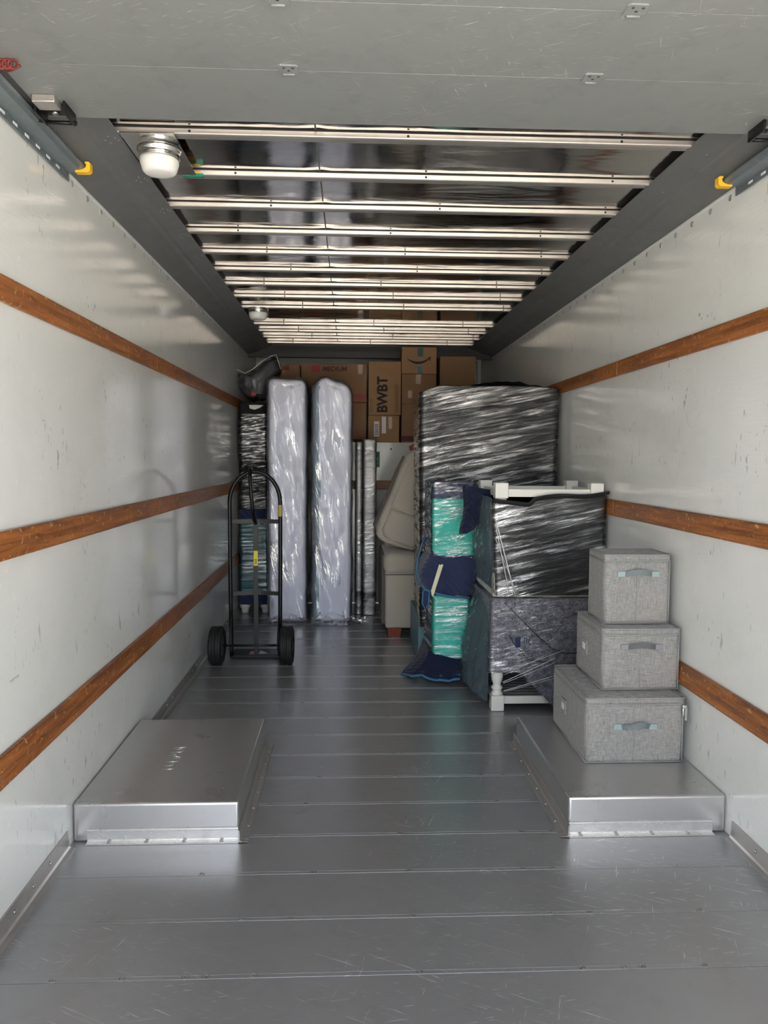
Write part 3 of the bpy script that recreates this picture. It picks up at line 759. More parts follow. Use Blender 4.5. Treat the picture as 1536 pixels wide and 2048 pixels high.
# ------------------------------------------------------------------ hand truck
def hand_truck():
    r = thing('hand_truck', 'black two-wheeled hand truck with looped handle standing near the left wall', 'hand truck', (-.655, 5.40, 0))
    xl, xr, yf = -.828, -.480, 5.40
    xc = (xl + xr) / 2; hw = (xr - xl) / 2; R = .0145
    bm = B(); pts = [(xl + .006, yf, .02), (xl + .003, yf, .3), (xl, yf, .7), (xl, yf, 1.10)]
    for k in range(1, 20):
        a = PI - PI * k / 20; pts.append((xc + hw * math.cos(a), yf, 1.10 + .215 * math.sin(a)))
    pts += [(xr, yf, 1.10), (xr, yf, .7), (xr - .003, yf, .3), (xr - .006, yf, .02)]
    tube(bm, pts, R, 14); obj('frame', bm, M['blackpaint'], r)
    for z, dz in ((.968, .03), (.462, .028)):
        bm = B(); n = 12
        P = [(xl + (xr - xl) * k / n, yf + .035 * math.sin(PI * k / n), z) for k in range(n + 1)]
        vs = []
        for p in P:
            vs.append([bm.verts.new((p[0], p[1] + a, p[2] + b)) for a, b in ((-.002, -dz / 2), (.002, -dz / 2), (.002, dz / 2), (-.002, dz / 2))])
        for i in range(n):
            for k in range(4): bm.faces.new((vs[i][k], vs[i][(k + 1) % 4], vs[i + 1][(k + 1) % 4], vs[i + 1][k]))
        obj('cross_bar', bm, M['darkgrey'], r)
    bm = B(); box(bm, xc - .016, xc + .016, yf + .030, yf + .034, .012, .968, .001, 1); obj('centre_strap', bm, M['darkgrey'], r)
    bm = B(); tube(bm, [(xc - .028, yf, 1.335), (xc - .028, yf - .03, 1.325), (xc - .027, yf - .055, 1.27), (xc - .020, yf - .06, 1.18), (xc - .010, yf - .055, 1.06), (xc - .002, yf - .02, .985), (xc, yf + .03, .955)], .0135, 12)
    obj('grip_bar', bm, M['blackpaint'], r)
    bm = B(); lathe(bm, [(.014, -.006), (.014, .006), (0, .006)], (xc + .02, yf + .022, .968), 'Y', 14); obj('bolt', bm, M['blackpaint'], r)
    bm = B(); box(bm, xl - .006, xr + .006, yf + .0, yf + .235, .006, .013, .002, 1); box(bm, xl - .006, xr + .006, yf - .004, yf + .004, .006, .030, .001, 1); o = obj('toe_plate', bm, M['blackpaint'], r)
    bm = B(); box(bm, xc - .055, xc - .005, yf + .05, yf + .16, .0135, .0145); o2 = obj('pink_label', bm, M['pink'], o, label='pink and white label')
    bm = B(); prism(bm, [(xc + .01, yf + .08, .0137), (xc + .075, yf + .10, .0137), (xc + .012, yf + .18, .0137)], (0, 0, .001)); obj('white_label', bm, M['paper'], o)
    bm = B(); prism(bm, [(xl + .004, yf, .42), (xl + .010, yf - .01, .42), (xl + .010, yf - .16, .16), (xl + .010, yf - .175, .115), (xl + .010, yf - .15, .10), (xl + .010, yf + .0, .04), (xl + .004, yf, .04)], (.004, 0, 0))
    obj('axle_bracket', bm, M['blackpaint'], r)
    bm = B(); prism(bm, [(xr - .012, yf, .42), (xr - .012, yf - .16, .16), (xr - .012, yf - .175, .115), (xr - .012, yf - .15, .10), (xr - .012, yf + .0, .04)], (.004, 0, 0))
    obj('axle_bracket', bm, M['blackpaint'], r)
    ya = yf - .155
    bm = B(); tube(bm, [(xl - .09, ya, .133), (xr + .09, ya, .133)], .008, 12); obj('axle', bm, M['blackpaint'], r)
    for xw in (-.898, -.424):
        bm = B(); w = .045; R0 = .133
        prof = [(.078, -w * .75), (.095, -w * .95), (.113, -w), (.124, -w * .86)]
        # ribbed tread
        for a, b in ((-.80, R0 - .003), (-.50, R0), (-.46, R0 - .006), (-.40, R0 + .000), (-.14, R0), (-.10, R0 - .006), (.10, R0 - .006), (.14, R0), (.40, R0), (.46, R0 - .006), (.50, R0), (.80, R0 - .003)):
            prof.append((b, w * a))
        prof += [(.124, w * .86), (.113, w), (.095, w * .95), (.078, w * .75), (.070, w * .3)]
        lathe(bm, prof, (xw, ya, R0), 'X', 48)
        wh = obj('wheel', bm, M['rubber'], r)
        bm = B(); lathe(bm, [(.079, -.03), (.079, -.026), (.060, -.012), (.030, -.010), (.022, -.035), (.022, .045), (.030, .012), (.060, .012), (.079, .028), (.079, .034)], (xw, ya, R0), 'X', 32); obj('hub', bm, M['zinc'], wh)
    bm = B(); lathe(bm, [(R + .0006, 0), (R + .001, .002), (R + .001, .078), (R + .0006, .08)], (xr, yf, 1.005), 'Z', 14); obj('side_label', bm, M['gold'], r, label='dull yellow label on the right tube')
    bm = B(); box(bm, xc - .014, xc + .014, yf + .0285, yf + .0298, .655, .76); lb = obj('warning_label', bm, M['yellowlabel'], r, label='bright yellow warning label on the centre strap')
    bm = B()
    for k in range(4): box(bm, xc - .009, xc + .008, yf + .0278, yf + .0284, .668 + .010 * k, .672 + .010 * k)
    obj('print', bm, M['ink'], lb)
hand_truck()

# ------------------------------------------------------------------ mattresses in clear bags
def mattress(x0, x1, y0, y1, z1, rt, label, blue=False, seed=0, slope=0.0):
    r = thing('mattress', label, 'mattress', ((x0 + x1) / 2, (y0 + y1) / 2, .004), 'bagged mattresses standing on end')
    def slab(off, amp, step, wf):
        bm = B(); zb = .008
        # outline in x-z, counter-clockwise seen from the front
        C = []
        def arc(cx, cz, rad, a0, a1, n):
            for k in range(n + 1):
                a = a0 + (a1 - a0) * k / n; C.append(Vector((cx + rad * math.cos(a), 0, cz + rad * math.sin(a))))
        X0, X1, Z1 = x0 - off, x1 + off, z1 + off
        arc(X0 + .03, zb + .03 - off * .3, .03, PI, 1.5 * PI, 5); arc(X1 - .03, zb + .03 - off * .3, .03, 1.5 * PI, 2 * PI, 5)
        arc(X1 - rt, Z1 - rt - slope, rt, 0, PI / 2, 10); arc(X0 + rt, Z1 - rt, rt, PI / 2, PI, 10)
        P = polyloop(C, .001, step); m = len(P); cx = (x0 + x1) / 2
        prof = [(.055, 0), (.030, .006), (.014, .018), (.004, .036), (0, .06)]     # rounded front rim: inset, depth
        ys = [y0 - off + d for _, d in prof] + [y0 - off + .06 + (y1 - y0 - .06 + off) * k / 24 for k in range(1, 25)]
        ins = [a for a, _ in prof] + [0] * 24
        rings = []
        for j, (y, i_) in enumerate(zip(ys, ins)):
            ring = []
            for k in range(m):
                p = P[k]; t = P[(k + 1) % m] - P[k - 1]; nv = Vector((t.z, 0, -t.x)).normalized()
                d = -i_ + wf(p.x, y, p.z, k)
                ring.append(bm.verts.new((p.x + nv.x * d, y, max(.006, p.z + nv.z * d))))
            rings.append(ring)
        # front face: rows across between left and right outline
        for a, b in zip(rings[:-1], rings[1:]):
            for k in range(m):
                f = bm.faces.new((a[k], a[(k + 1) % m], b[(k + 1) % m], b[k])); f.smooth = True
        ring = rings[0]; inner = ring
        for j in range(1, 6):
            t_ = j / 6; nr = []
            for v in ring:
                x = cx + (v.co.x - cx) * (1 - t_); z = v.co.z + (max(.1, min(z1 - .12, v.co.z)) - v.co.z) * t_
                y = y0 - off - .010 * math.sin(PI / 2 * t_) + wf(x, y0, z, 0) * 1.3
                nr.append(bm.verts.new((x, y, z)))
            for k in range(m):
                try:
                    f = bm.faces.new((inner[(k + 1) % m], inner[k], nr[k], nr[(k + 1) % m])); f.smooth = True
                except ValueError: pass
            inner = nr
        try:
            # close the remaining slit: mirrored pairs
            bmesh.ops.contextual_create(bm, geom=inner)
        except Exception: pass
        bm.faces.new(list(reversed(rings[-1])))
        return bm
    bm = slab(0, 0, .022, lambda x, y, z, k: .004 * fbm(x * 5 + seed, y * 3, z * 3, 2))
    if blue:
        for f in bm.faces:
            if f.calc_center_median().x < x0 + .062: f.material_index = 1
    mo = obj('mattress_body', bm, [M['lilac'], M['mblue']], r, smooth=True)
    def wr(x, y, z, k):
        u = x * 9 + z * (3.5 if N3(z, seed, 1) > 0 else -2.2)
        ridge = max(0, 1 - 3.2 * abs(N3(x * 11 + z * (2.2 if x * 7 % 1 > .5 else 2.0), z * 1.3 + seed * 2, 3.3)))
        return .006 * ridge + .006 * min(.8, max(-.5, fbm(u + seed * 3, z * 1.6 + seed, y * 4, 3))) + .0022 * abs(N3(x * 26 + z * 12, z * 8, seed)) + .003
    bm = slab(.010, 0, .014, wr)
    obj('plastic_bag', bm, M['bag'], r, smooth=True)
    # loose gathered corners of the bag
    bm = B(); n, m_ = 26, 10; G = []
    for i in range(n + 1):
        row = []
        for j in range(m_ + 1):
            u, v_ = i / n, j / m_
            x = x0 - .01 + (x1 - x0 + (.02 if not blue else .16)) * u; y = y0 - .012 - .09 * v_ * (0.5 + .5 * math.sin(PI * u)) + .02 * N3(u * 6, v_ * 3, seed)
            z = .004 + .05 * (1 - v_) ** 2 * (1 + .6 * N3(u * 9, v_ * 4, seed + 2)) + .01 * abs(N3(u * 20, v_ * 7, seed))
            row.append(bm.verts.new((x, y, z)))
        G.append(row)
    for i in range(n):
        for j in range(m_): bm.faces.new((G[i][j], G[i + 1][j], G[i + 1][j + 1], G[i][j + 1]))
    obj('bag_hem', bm, M['bag2'], r, smooth=True)
mattress(-.684, -.370, 6.56, 7.44, 2.075, .05, 'left white mattress in clear plastic bag, standing on end beside the hand truck', False, 1, .01)
mattress(-.312, .014, 6.56, 7.44, 2.085, .125, 'right mattress with rounded top and grey-blue edge in clear plastic bag, standing on end', True, 4, .03)

# ------------------------------------------------------------------ silver-looking wrapped bed panels
def panel(x0, x1, y0, z1, label, seed):
    r = thing('wrapped_slab', label, 'wrapped furniture', ((x0 + x1) / 2, (y0 + 7.44) / 2, .004), 'film-wrapped flat slabs on edge')
    bm = B(); bands = NT('panel_wrap_%d' % seed)
    skirt(bm, rect(x0, x1, y0, 7.44), rect(x0, x1, y0, 7.44), .006, z1, .008, .02, .025, 0, .002, None, True, 0, 3)
    obj('panel_body', bm, M['panelwrap'], r)
    bm = B()
    skirt(bm, rect(x0, x1, y0, 7.44), rect(x0, x1, y0, 7.44), .006, z1, .010, .012, .007, .004, .002, lambda s, z, x, y: .004 * abs(N3(s * 8, z * 30, seed)) + .002, True, 0, 3)
    obj('stretch_film', bm, M['film_crumple'], r)
    return r
t = NT('pale_grey_padding')
bands = t.ramp(t.noise(t.coord((1, 1, 7)), 1.0, 4, .6, .5), [(.36, (.03, .03, .03)), (.46, (.30, .30, .29)), (.62, (.46, .46, .45))])
t.principled(bands, .4, .2); M['panelwrap'] = t.m
panel(.060, .112, 6.93, 1.555, 'narrower film-wrapped slab on edge right beside the bagged mattress', 3)
panel(.126, .236, 6.90, 1.578, 'wider silvery film-wrapped slab on edge beside the cream sofa seat', 9)

# ------------------------------------------------------------------ cream armchair and the sofa back leaning on it
def chair():
    r = thing('armchair', 'cream upholstered armchair with reddish feet beside the tall black wrapped cabinet', 'armchair', (.60, 6.45, 0))
    bm = B(); box(bm, .288, .535, 6.055, 6.85, .066, .52, .018, 3); obj('arm', bm, M['cream'], r, smooth=True)
    bm = B(); box(bm, .276, .548, 6.035, 6.83, .497, .665, .05, 5); obj('arm_pad', bm, M['cream'], r, smooth=True)
    bm = B(); tube(bm, [(.285, 6.046, .497), (.54, 6.046, .497)], .004, 6); obj('piping', bm, M['taupe_shade'], r)
    bm = B(); box(bm, .54, 1.10, 6.08, 6.80, .08, .46, .04, 4); obj('seat', bm, M['cream'], r, smooth=True)
    bm = B(); box(bm, 1.10, 1.35, 6.055, 6.85, .066, .64, .04, 4); obj('arm', bm, M['cream'], r, smooth=True)
    bm = B(); prism(bm, [(.30, 6.50, .60), (.58, 6.50, .60), (.47, 6.50, .68), (.42, 6.50, .80), (.385, 6.50, .90), (.345, 6.50, .925), (.305, 6.50, .90)], (0, .30, 0), 0, .02, 3); obj('backrest', bm, M['cream'], r, smooth=True)
    bm = B(); box(bm, .262, .290, 6.20, 6.84, .07, .64, .012, 2); obj('shaded_outer_side', bm, M['taupe_shade'], r)  # side of the cream chair, its shading put into the colour
    for x in (.36, 1.25):
        for y in (6.10, 6.75):
            bm = B(); a = .055; b = .045
            hexa(bm, [(x - b, y - b, .001), (x + b, y - b, .001), (x + b, y + b, .001), (x - b, y + b, .001), (x - a, y - a, .07), (x + a, y - a, .07), (x + a, y + a, .07), (x - a, y + a, .07)])
            obj('foot', bm, M['tanwood'], r, label='reddish brown wooden foot')
chair()
def sofa_back():
    r = thing('sofa_back', 'cream cushioned sofa back tilted on top of the armchair', 'sofa back', (.42, 6.35, .64))
    Y = 6.16
    bm = B()
    def P(pts, y): return [(x, y, z) for x, z in pts]
    prism(bm, P([(.222, .79), (.245, .76), (.30, .735), (.38, .70), (.50, .672), (.60, .672), (.66, 1.45), (.56, 1.485), (.50, 1.475), (.455, 1.43), (.40, 1.29), (.33, 1.11), (.25, .93), (.222, .86)], Y + .02), (0, .24, 0), 0, .03, 4); obj('frame', bm, M['cream'], r, smooth=True)
    bm = B(); prism(bm, P([(.335, 1.03), (.60, .94), (.64, 1.40), (.56, 1.455), (.52, 1.445), (.47, 1.37), (.42, 1.25)], Y), (0, .15, 0), 0, .03, 5); obj('upper_cushion', bm, M['cream'], r, smooth=True)
    bm = B(); prism(bm, P([(.262, .84), (.275, .79), (.34, .755), (.46, .705), (.60, .68), (.60, .925), (.335, 1.015)], Y - .02), (0, .15, 0), 0, .035, 5); obj('lower_cushion', bm, M['cream'], r, smooth=True)
    bm = B(); prism(bm, P([(.195, .86), (.23, .80), (.45, 1.30), (.49, 1.43), (.44, 1.43), (.38, 1.31)], Y + .20), (0, .10, 0), 0, .02, 3); obj('shaded_outer_back', bm, M['taupe_shade'], r, smooth=True)  # darker layer standing for the shadow left of the sofa back
    bm = B(); prism(bm, P([(.50, 1.475), (.56, 1.485), (.60, 1.52), (.55, 1.545), (.49, 1.51)], Y + .16), (0, .1, 0), 0, .01, 2); obj('red_strap', bm, M['red'], r, label='dark red tag at the top corner')
sofa_back()

# ------------------------------------------------------------------ tall black wrapped cabinet on the right
def tower():
    r = thing('wrapped_cabinet', 'tall cabinet in black blanket and shiny stretch film with pale blue base', 'wrapped furniture', (.96, 5.6, 0))
    bot = [(.492, 5.20), (1.395, 5.20), (1.395, 5.93), (.510, 5.93)]
    top = [(.470, 5.20), (1.408, 5.20), (1.408, 5.93), (.495, 5.93)]
    bm = B(); box(bm, .482, 1.40, 5.315, 6.02, .001, .30, .006, 2); b_ = obj('base', bm, M['lightblue'], r, label='unwrapped pale blue painted base')
    bm = B(); box(bm, .560, .572, 5.305, 5.3145, .155, .235, .001, 1); obj('handle_slot', bm, M['dark'], b_)
    bm = B()
    zt = lambda x, y: 1.845 + .05 * min(1, max(0, (x - .47) / .12)) - .02 * max(0, (x - 1.25) / .2)
    skirt(bm, bot, top, .262, zt, .025, .02, .025, 0, .005, lambda s, z, x, y: .006 * fbm(s * 2, z * 3, 1) - .004, True, .02, 8, bottomcap=True)
    obj('blanket', bm, M['char'], r)
    def wf(s, z, x, y):
        # long, nearly level creases that fan from the left edge
        return .005 + .0030 * abs(fbm(s * 1.0, (z + .16 * s) * 20, 5, 2)) + .004 * N3(s * 2, z * 3, 2)
    bm = B()
    skirt(bm, bot, top, .255, lambda x, y: zt(x, y) + .006, .025, .014, .008, .004, .005, wf, True, .02, 10)
    obj('stretch_film', bm, M['film_tilt'], r)
    bm = B(); G = []
    for i in range(31):
        row = []
        for j in range(9):
            u, v_ = i / 30, j / 8; x = .78 + .55 * u; y = 5.30 + .5 * v_
            row.append(bm.verts.new((x, y, 1.905 + .035 * math.sin(PI * u) * (1 - .3 * v_) + .012 * N3(u * 8, v_ * 5, 1))))
        G.append(row)
    for i in range(30):
        for j in range(8): bm.faces.new((G[i][j], G[i + 1][j], G[i + 1][j + 1], G[i][j + 1]))
    obj('top_cloth', bm, M['blackcloth'], r, smooth=True)
tower()

# ------------------------------------------------------------------ teal wrapped chest with navy blanket
def teal_chest():
    r = thing('wrapped_chest', 'narrow chest wrapped in turquoise and navy blankets under film, left of the stacked white tables', 'wrapped furniture', (.68, 5.0, 0))
    A = [(.537, 4.87), (.775, 4.87), (.775, 5.14), (.515, 5.14)]; T = [(.527, 4.87), (.80, 4.87), (.80, 5.14), (.508, 5.14)]
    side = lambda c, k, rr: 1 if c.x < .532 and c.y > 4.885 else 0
    def part(nm, A_, T_, z0, z1, mt, fm, amp, seed):
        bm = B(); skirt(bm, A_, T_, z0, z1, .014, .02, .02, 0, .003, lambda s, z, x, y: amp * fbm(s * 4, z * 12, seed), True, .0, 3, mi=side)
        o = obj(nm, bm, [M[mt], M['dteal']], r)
        bm = B(); skirt(bm, A_, T_, z0, z1 + .003, .014, .011, .007, .004, .003, lambda s, z, x, y: .005 + .003 * abs(N3(s * 2.2, z * 36, seed)) + .002 * N3(s * 6, z * 8, seed), True, 0, 3)
        obj('film', bm, M[fm], o); return o
    part('lower_teal_wrap', A, A, .10, .545, 'teal', 'film', .004, 2)
    part('upper_teal_wrap', T, T, .785, 1.165, 'teal', 'film_crumple', .004, 5)
    part('top_navy_wrap', T, T, 1.160, 1.265, 'navy', 'film_crumple', .004, 8)
    # navy blanket bulging out at the waist
    def wf(s, z, x, y):
        t_ = (z - .53) / .28; b = math.sin(PI * min(1, max(0, t_)) ** .8)
        lf = max(0, min(1, (.60 - x) / .09)); fr = max(0, 1 - (y - 4.86) / .2)
        if y > 5.12: b = 0
        return b * (.012 + .075 * lf + .01 * fr) + .004 * fbm(s * 8, z * 9, 4) + .006
    bm = B(); zb = lambda x, y: .590 - .055 * max(0, min(1, (x - .50) / .14)) ** .7
    skirt(bm, A, T, zb, lambda x, y: .80 + .12 * max(0, (.56 - x) / .05) * (1 if y > 4.9 else .4), .03, .018, .02, 0, .003, wf, False); obj('navy_blanket', bm, M['navy'], r)
    bm = B(); pts = [(.515, 5.10, .93), (.475, 5.06, .84), (.445, 5.0, .76), (.436, 4.95, .69), (.448, 4.92, .63), (.478, 4.86, .585), (.52, 4.83, .572), (.58, 4.825, .555), (.66, 4.825, .54), (.76, 4.825, .535)]
    tube(bm, pts, .007, 8, flat=1); obj('blanket_binding', bm, M['binding'], r, label='light blue binding of the navy blanket')
    bm = B(); prism(bm, [(.470, 4.845, .575), (.512, 4.84, .57), (.505, 4.84, .49), (.485, 4.845, .465), (.465, 4.85, .50)], (0, .012, 0), 0, .003, 1); obj('blanket_tail', bm, M['navy'], r)
    bm = B(); tube(bm, [(.468, 4.84, .58), (.462, 4.84, .50), (.480, 4.84, .462), (.502, 4.84, .49), (.508, 4.84, .57)], .005, 6); obj('blanket_binding', bm, M['binding'], r)
    # masking tape strip
    bm = B(); prism(bm, [(.563, 4.80, .752), (.572, 4.80, .747), (.580, 4.80, .753), (.589, 4.80, .748), (.543, 4.80, .600), (.538, 4.80, .580), (.514, 4.80, .585)], (0, .002, 0))
    prism(bm, [(.514, 4.799, .590), (.538, 4.799, .580), (.526, 4.80, .545), (.517, 4.80, .560)], (0, .002, 0))
    tube(bm, [(.522, 4.80, .555), (.545, 4.80, .535), (.56, 4.80, .52)], .002, 5); obj('masking_tape', bm, M['masking'], r, label='cream strip of masking tape')
    # blanket hem spread over the floor
    bm = B(); n, m_ = 60, 16; G = []
    # inner line (under chest) to outer hem, left to right
    inner = [(.50, 5.16, .20), (.50, 5.05, .19), (.505, 4.95, .19), (.51, 4.87, .185), (.56, 4.845, .165), (.64, 4.84, .15), (.68, 4.84, .14), (.72, 4.84, .14)]
    outer = [(.42, 5.14, .02), (.37, 5.05, .015), (.345, 4.97, .010), (.40, 4.86, .012), (.47, 4.80, .050), (.56, 4.75, .030), (.63, 4.73, .022), (.69, 4.72, .045)]
    def samp(L, u):
        s = u * (len(L) - 1); i = min(int(s), len(L) - 2); f = s - i; f = f * f * (3 - 2 * f)
        return Vector(L[i]) * (1 - f) + Vector(L[i + 1]) * f
    for i in range(n + 1):
        u = i / n; a, b = samp(inner, u), samp(outer, u); row = []
        for j in range(m_ + 1):
            v_ = j / m_; p = a * (1 - v_) + b * v_
            p.z = a.z + (b.z - a.z) * (v_ ** .7) + .014 * math.sin(14 * u + 2) * v_ * (1 - .3 * v_) + .006 * N3(u * 9, v_ * 6, 3)
            p.z = max(p.z, .006); row.append(bm.verts.new(p))
        G.append(row)
    for i in range(n):
        for j in range(m_): bm.faces.new((G[i][j], G[i + 1][j], G[i + 1][j + 1], G[i][j + 1]))
    hem = [g[-1].co.copy() for g in G]
    bmesh.ops.solidify(bm, geom=list(bm.faces), thickness=.006)
    obj('floor_hem', bm, M['navy'], r, smooth=True, label='navy blanket hem spread over the floor')
    bm = B(); tube(bm, [(p.x, p.y - .002, max(.009, p.z)) for p in hem], .008, 8); tube(bm, [(p.x + .012, p.y + .03, max(.012, p.z + .018)) for p in hem[26:]], .004, 6); obj('hem_binding', bm, M['binding'], r, label='light blue binding')
    bm = B(); skirt(bm, [(.53, 4.875), (.79, 4.875), (.79, 5.15), (.52, 5.15)], [(.53, 4.875), (.79, 4.875), (.79, 5.15), (.52, 5.15)], .002, .15, .02, .03, .03, 0, .002, None, True); obj('lower_navy_wrap', bm, M['navy'], r)
teal_chest()

# ------------------------------------------------------------------ white end tables, one upright, one upside down on it
def table_parts(r, x0, x1, y0, y1, z0, flip=False):
    H = .63
    def Z(z): return z0 + (H - z if flip else z)
    for x in (x0, x1 - .072):
        for y in (y0, y1 - .072):
            bm = B(); cx, cy = x + .036, y + .036; a, b = sorted((Z(.0), Z(.085))); box(bm, x, x + .072, y, y + .072, a, b, .003, 2)
            prof = [(.030, .085), (.033, .090), (.033, .100), (.026, .106), (.026, .116), (.032, .122), (.032, .132), (.024, .138), (.022, .150), (.030, .168), (.035, .195), (.033, .24), (.026, .34), (.024, .42), (.032, .46), (.034, .50)]
            lathe(bm, [(q, Z(h)) for q, h in prof], (cx, cy, 0), 'Z', 24)
            a, b = sorted((Z(.50), Z(.60))); box(bm, x, x + .072, y, y + .072, a, b, .003, 1)
            obj('leg', bm, M['whitepaint'], r)
    a, b = sorted((Z(.035), Z(.078)))
    for y in (y0 + .02, y1 - .038):
        bm = B(); box(bm, x0 + .07, x1 - .07, y, y + .018, a, b, .002, 1); obj('stretcher', bm, M['whitepaint'], r)
    for x in (x0 + .02, x1 - .038):
        bm = B(); box(bm, x, x + .018, y0 + .07, y1 - .07, a, b, .002, 1); obj('stretcher', bm, M['whitepaint'], r)
    n = 9; a, b = sorted((Z(.060), Z(.074)))
    for k in range(n):
        y = y0 + .045 + k * (y1 - y0 - .09) / n
        bm = B(); box(bm, x0 + .04, x1 - .04, y, y + (y1 - y0 - .09) / n - .012, a, b, .002, 1); obj('shelf_slat', bm, M['slat_shade'] if not flip else M['whitepaint'], r)  # only the upright table's slats carry the painted shadow
    a, b = sorted((Z(.60), Z(H))); bm = B(); box(bm, x0 - .004, x1 + .004, y0 - .004, y1 + .004, a, b, .004, 2); obj('top', bm, M['whitepaint'], r)

def lower_table():
    r = thing('end_table', 'white end table in purple-grey felt and film, standing upright on the floor', 'end table', (1.11, 4.5, 0))
    x0, x1, y0, y1 = .798, 1.408, 4.225, 4.79
    table_parts(r, x0, x1, y0, y1, .002)
    A = [(.782, 4.212), (1.414, 4.212), (1.414, 4.80), (.735, 4.80)]; T = [(.790, 4.214), (1.412, 4.214), (1.412, 4.80), (.790, 4.80)]
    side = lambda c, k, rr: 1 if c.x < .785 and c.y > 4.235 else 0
    def zb(x, y):
        if y > 4.24:
            return .015 if x > 1.3 else .04 + .03 * N3(y * 9, 0, 0)
        if x < .87: return .225
        if x < .93: return .225 + (x - .87) / .06 * .03
        return max(.012, .255 - (x - .93) * 1.06)
    def wf(s, z, x, y):
        lf = max(0, min(1, (.80 - x) / .03)) * max(0, min(1, (y - 4.22) / .3))
        return .003 * fbm(s * 5, z * 5, 1) + lf * .035 * math.sin(PI * min(1, max(0, (.66 - z) / .9))) * (1 + .5 * N3(y * 12 + z * 5, z * 3, 2))
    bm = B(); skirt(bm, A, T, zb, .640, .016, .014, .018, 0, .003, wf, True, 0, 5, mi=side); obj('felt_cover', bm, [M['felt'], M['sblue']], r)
    # overlapping fold lines
    bm = B()
    for pts in ([(.86, .62), (.95, .53), (1.06, .42), (1.13, .36), (1.20, .335), (1.43, .33)], [(.885, .44), (.93, .37), (1.0, .30), (1.12, .28)]):
        tube(bm, [(x, 4.207, z) for x, z in pts], .003, 6)
    obj('fold', bm, M['dark'], r)
    bm = B(); zf = lambda x, y: zb(x, y) - (.02 if x > .9 and y < 4.24 else 0)
    skirt(bm, A, T, lambda x, y: max(.012, zf(x, y)), .644, .016, .010, .009, .005, .003, lambda s, z, x, y: wf(s, z, x, y) + .004 + .003 * abs(N3(s * 5 - z * 3, z * 18 + s * 6, 7)), True, 0, 4, mi=side)
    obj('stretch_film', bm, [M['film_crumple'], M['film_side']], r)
    text_mesh('print', '(((', .04, (.985, 4.196, .41), (PI / 2, 0, .0), M['navy'], r, .0004, 0)
    bm = B(); box(bm, .920, .950, 4.197, 4.199, .37, .43); obj('blue_label', bm, M['navy'], r, label='faint blue label under the film')
    bm = B()
    for a, b, w in (((.855, .175), (1.15, .31), .0016), ((.858, .168), (1.15, .285), .0012), ((.86, .125), (1.16, .215), .0016), ((.86, .120), (1.16, .20), .0009), ((.86, .215), (1.10, .33), .001), ((.87, .235), (1.2, .355), .001)):
        tube(bm, [(a[0] + (b[0] - a[0]) * t_, 4.200 - .004 * math.sin(PI * t_), a[1] + (b[1] - a[1]) * t_) for t_ in (0, .25, .5, .75, 1)], w, 6)
    obj('film_strand', bm, M['strand'], r, label='white twisted strands of film across the opening')
lower_table()

def upper_table():
    r = thing('end_table', 'white end table turned upside down in black cloth and film, feet up', 'end table', (1.11, 4.5, .652))
    x0, x1, y0, y1 = .802, 1.406, 4.225, 4.785
    table_parts(r, x0, x1, y0, y1, .652, True)
    A = [(.808, 4.214), (1.414, 4.214), (1.414, 4.80), (.800, 4.80)]; T = [(.786, 4.212), (1.414, 4.212), (1.414, 4.80), (.770, 4.80)]
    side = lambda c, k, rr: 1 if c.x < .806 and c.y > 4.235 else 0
    def zt(x, y):
        if y > 4.25: return 1.20 + .012 * N3(x * 9, y * 9, 0)
        if x < .99: return 1.192 - .022 * (x - .79) / .2
        if x < 1.02: return 1.17 + (x - .99) / .03 * .035
        return 1.205 + .02 * (x - 1.02) / .3 + .006 * math.sin(18 * x)
    wf = lambda s, z, x, y: .004 * fbm(s * 3, z * 4, 9) + (.012 * max(0, math.sin(PI * (1.2 - z) / .55)) if x < .80 and y > 4.26 else 0)
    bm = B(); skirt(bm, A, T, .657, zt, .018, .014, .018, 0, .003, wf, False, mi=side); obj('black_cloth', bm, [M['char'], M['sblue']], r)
    bm = B(); pts = []
    for k in range(41):
        x = .79 + .64 * k / 40; pts.append((x, 4.209, zt(x, 4.21) - .004))
    tube(bm, pts, .009, 8); obj('rolled_edge', bm, M['blackcloth'], r)
    def wfilm(s, z, x, y): return wf(s, z, x, y) + .004 + .003 * abs(fbm(s * 1.6, (z - .25 * s) * 15, 3, 2))
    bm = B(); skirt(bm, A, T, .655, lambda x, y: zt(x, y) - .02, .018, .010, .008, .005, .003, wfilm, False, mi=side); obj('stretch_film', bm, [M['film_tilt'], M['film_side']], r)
    bm = B()
    for a, b, w in (((.80, 1.08), (.915, .66), .0035), ((.80, 1.05), (.885, .66), .0025), ((.80, .98), (.93, .655), .0015)):
        tube(bm, [(a[0] + (b[0] - a[0]) * t_, 4.195, a[1] + (b[1] - a[1]) * t_) for t_ in (0, .3, .6, 1)], w, 6, flat=.3)
    obj('film_strand', bm, M['strand'], r)
upper_table()

def navy_drape():
    bm = B(); n, m_ = 22, 18; G = []
    for i in range(n + 1):
        row = []
        for j in range(m_ + 1):
            u, v_ = i / n, j / m_
            x = .675 + .145 * u + .02 * math.sin(5 * v_ + 6 * u) * v_; z = 1.255 - v_ * (.30 - .13 * u + .03 * N3(u * 5, 0, 2)) - .02 * u
            y = 4.60 - .12 * u - .05 * math.sin(9 * u) * v_ + .02 * N3(u * 5, v_ * 5, 3)
            row.append(bm.verts.new((x, y, z)))
        G.append(row)
    for i in range(n):
        for j in range(m_): bm.faces.new((G[i][j], G[i + 1][j], G[i + 1][j + 1], G[i][j + 1]))
    bmesh.ops.solidify(bm, geom=list(bm.faces), thickness=.012)
    o = obj('moving_blanket', bm, M['navy'], None, smooth=True); tag(o, 'corner of a navy quilted blanket hanging off the upturned white table', 'blanket')
navy_drape()

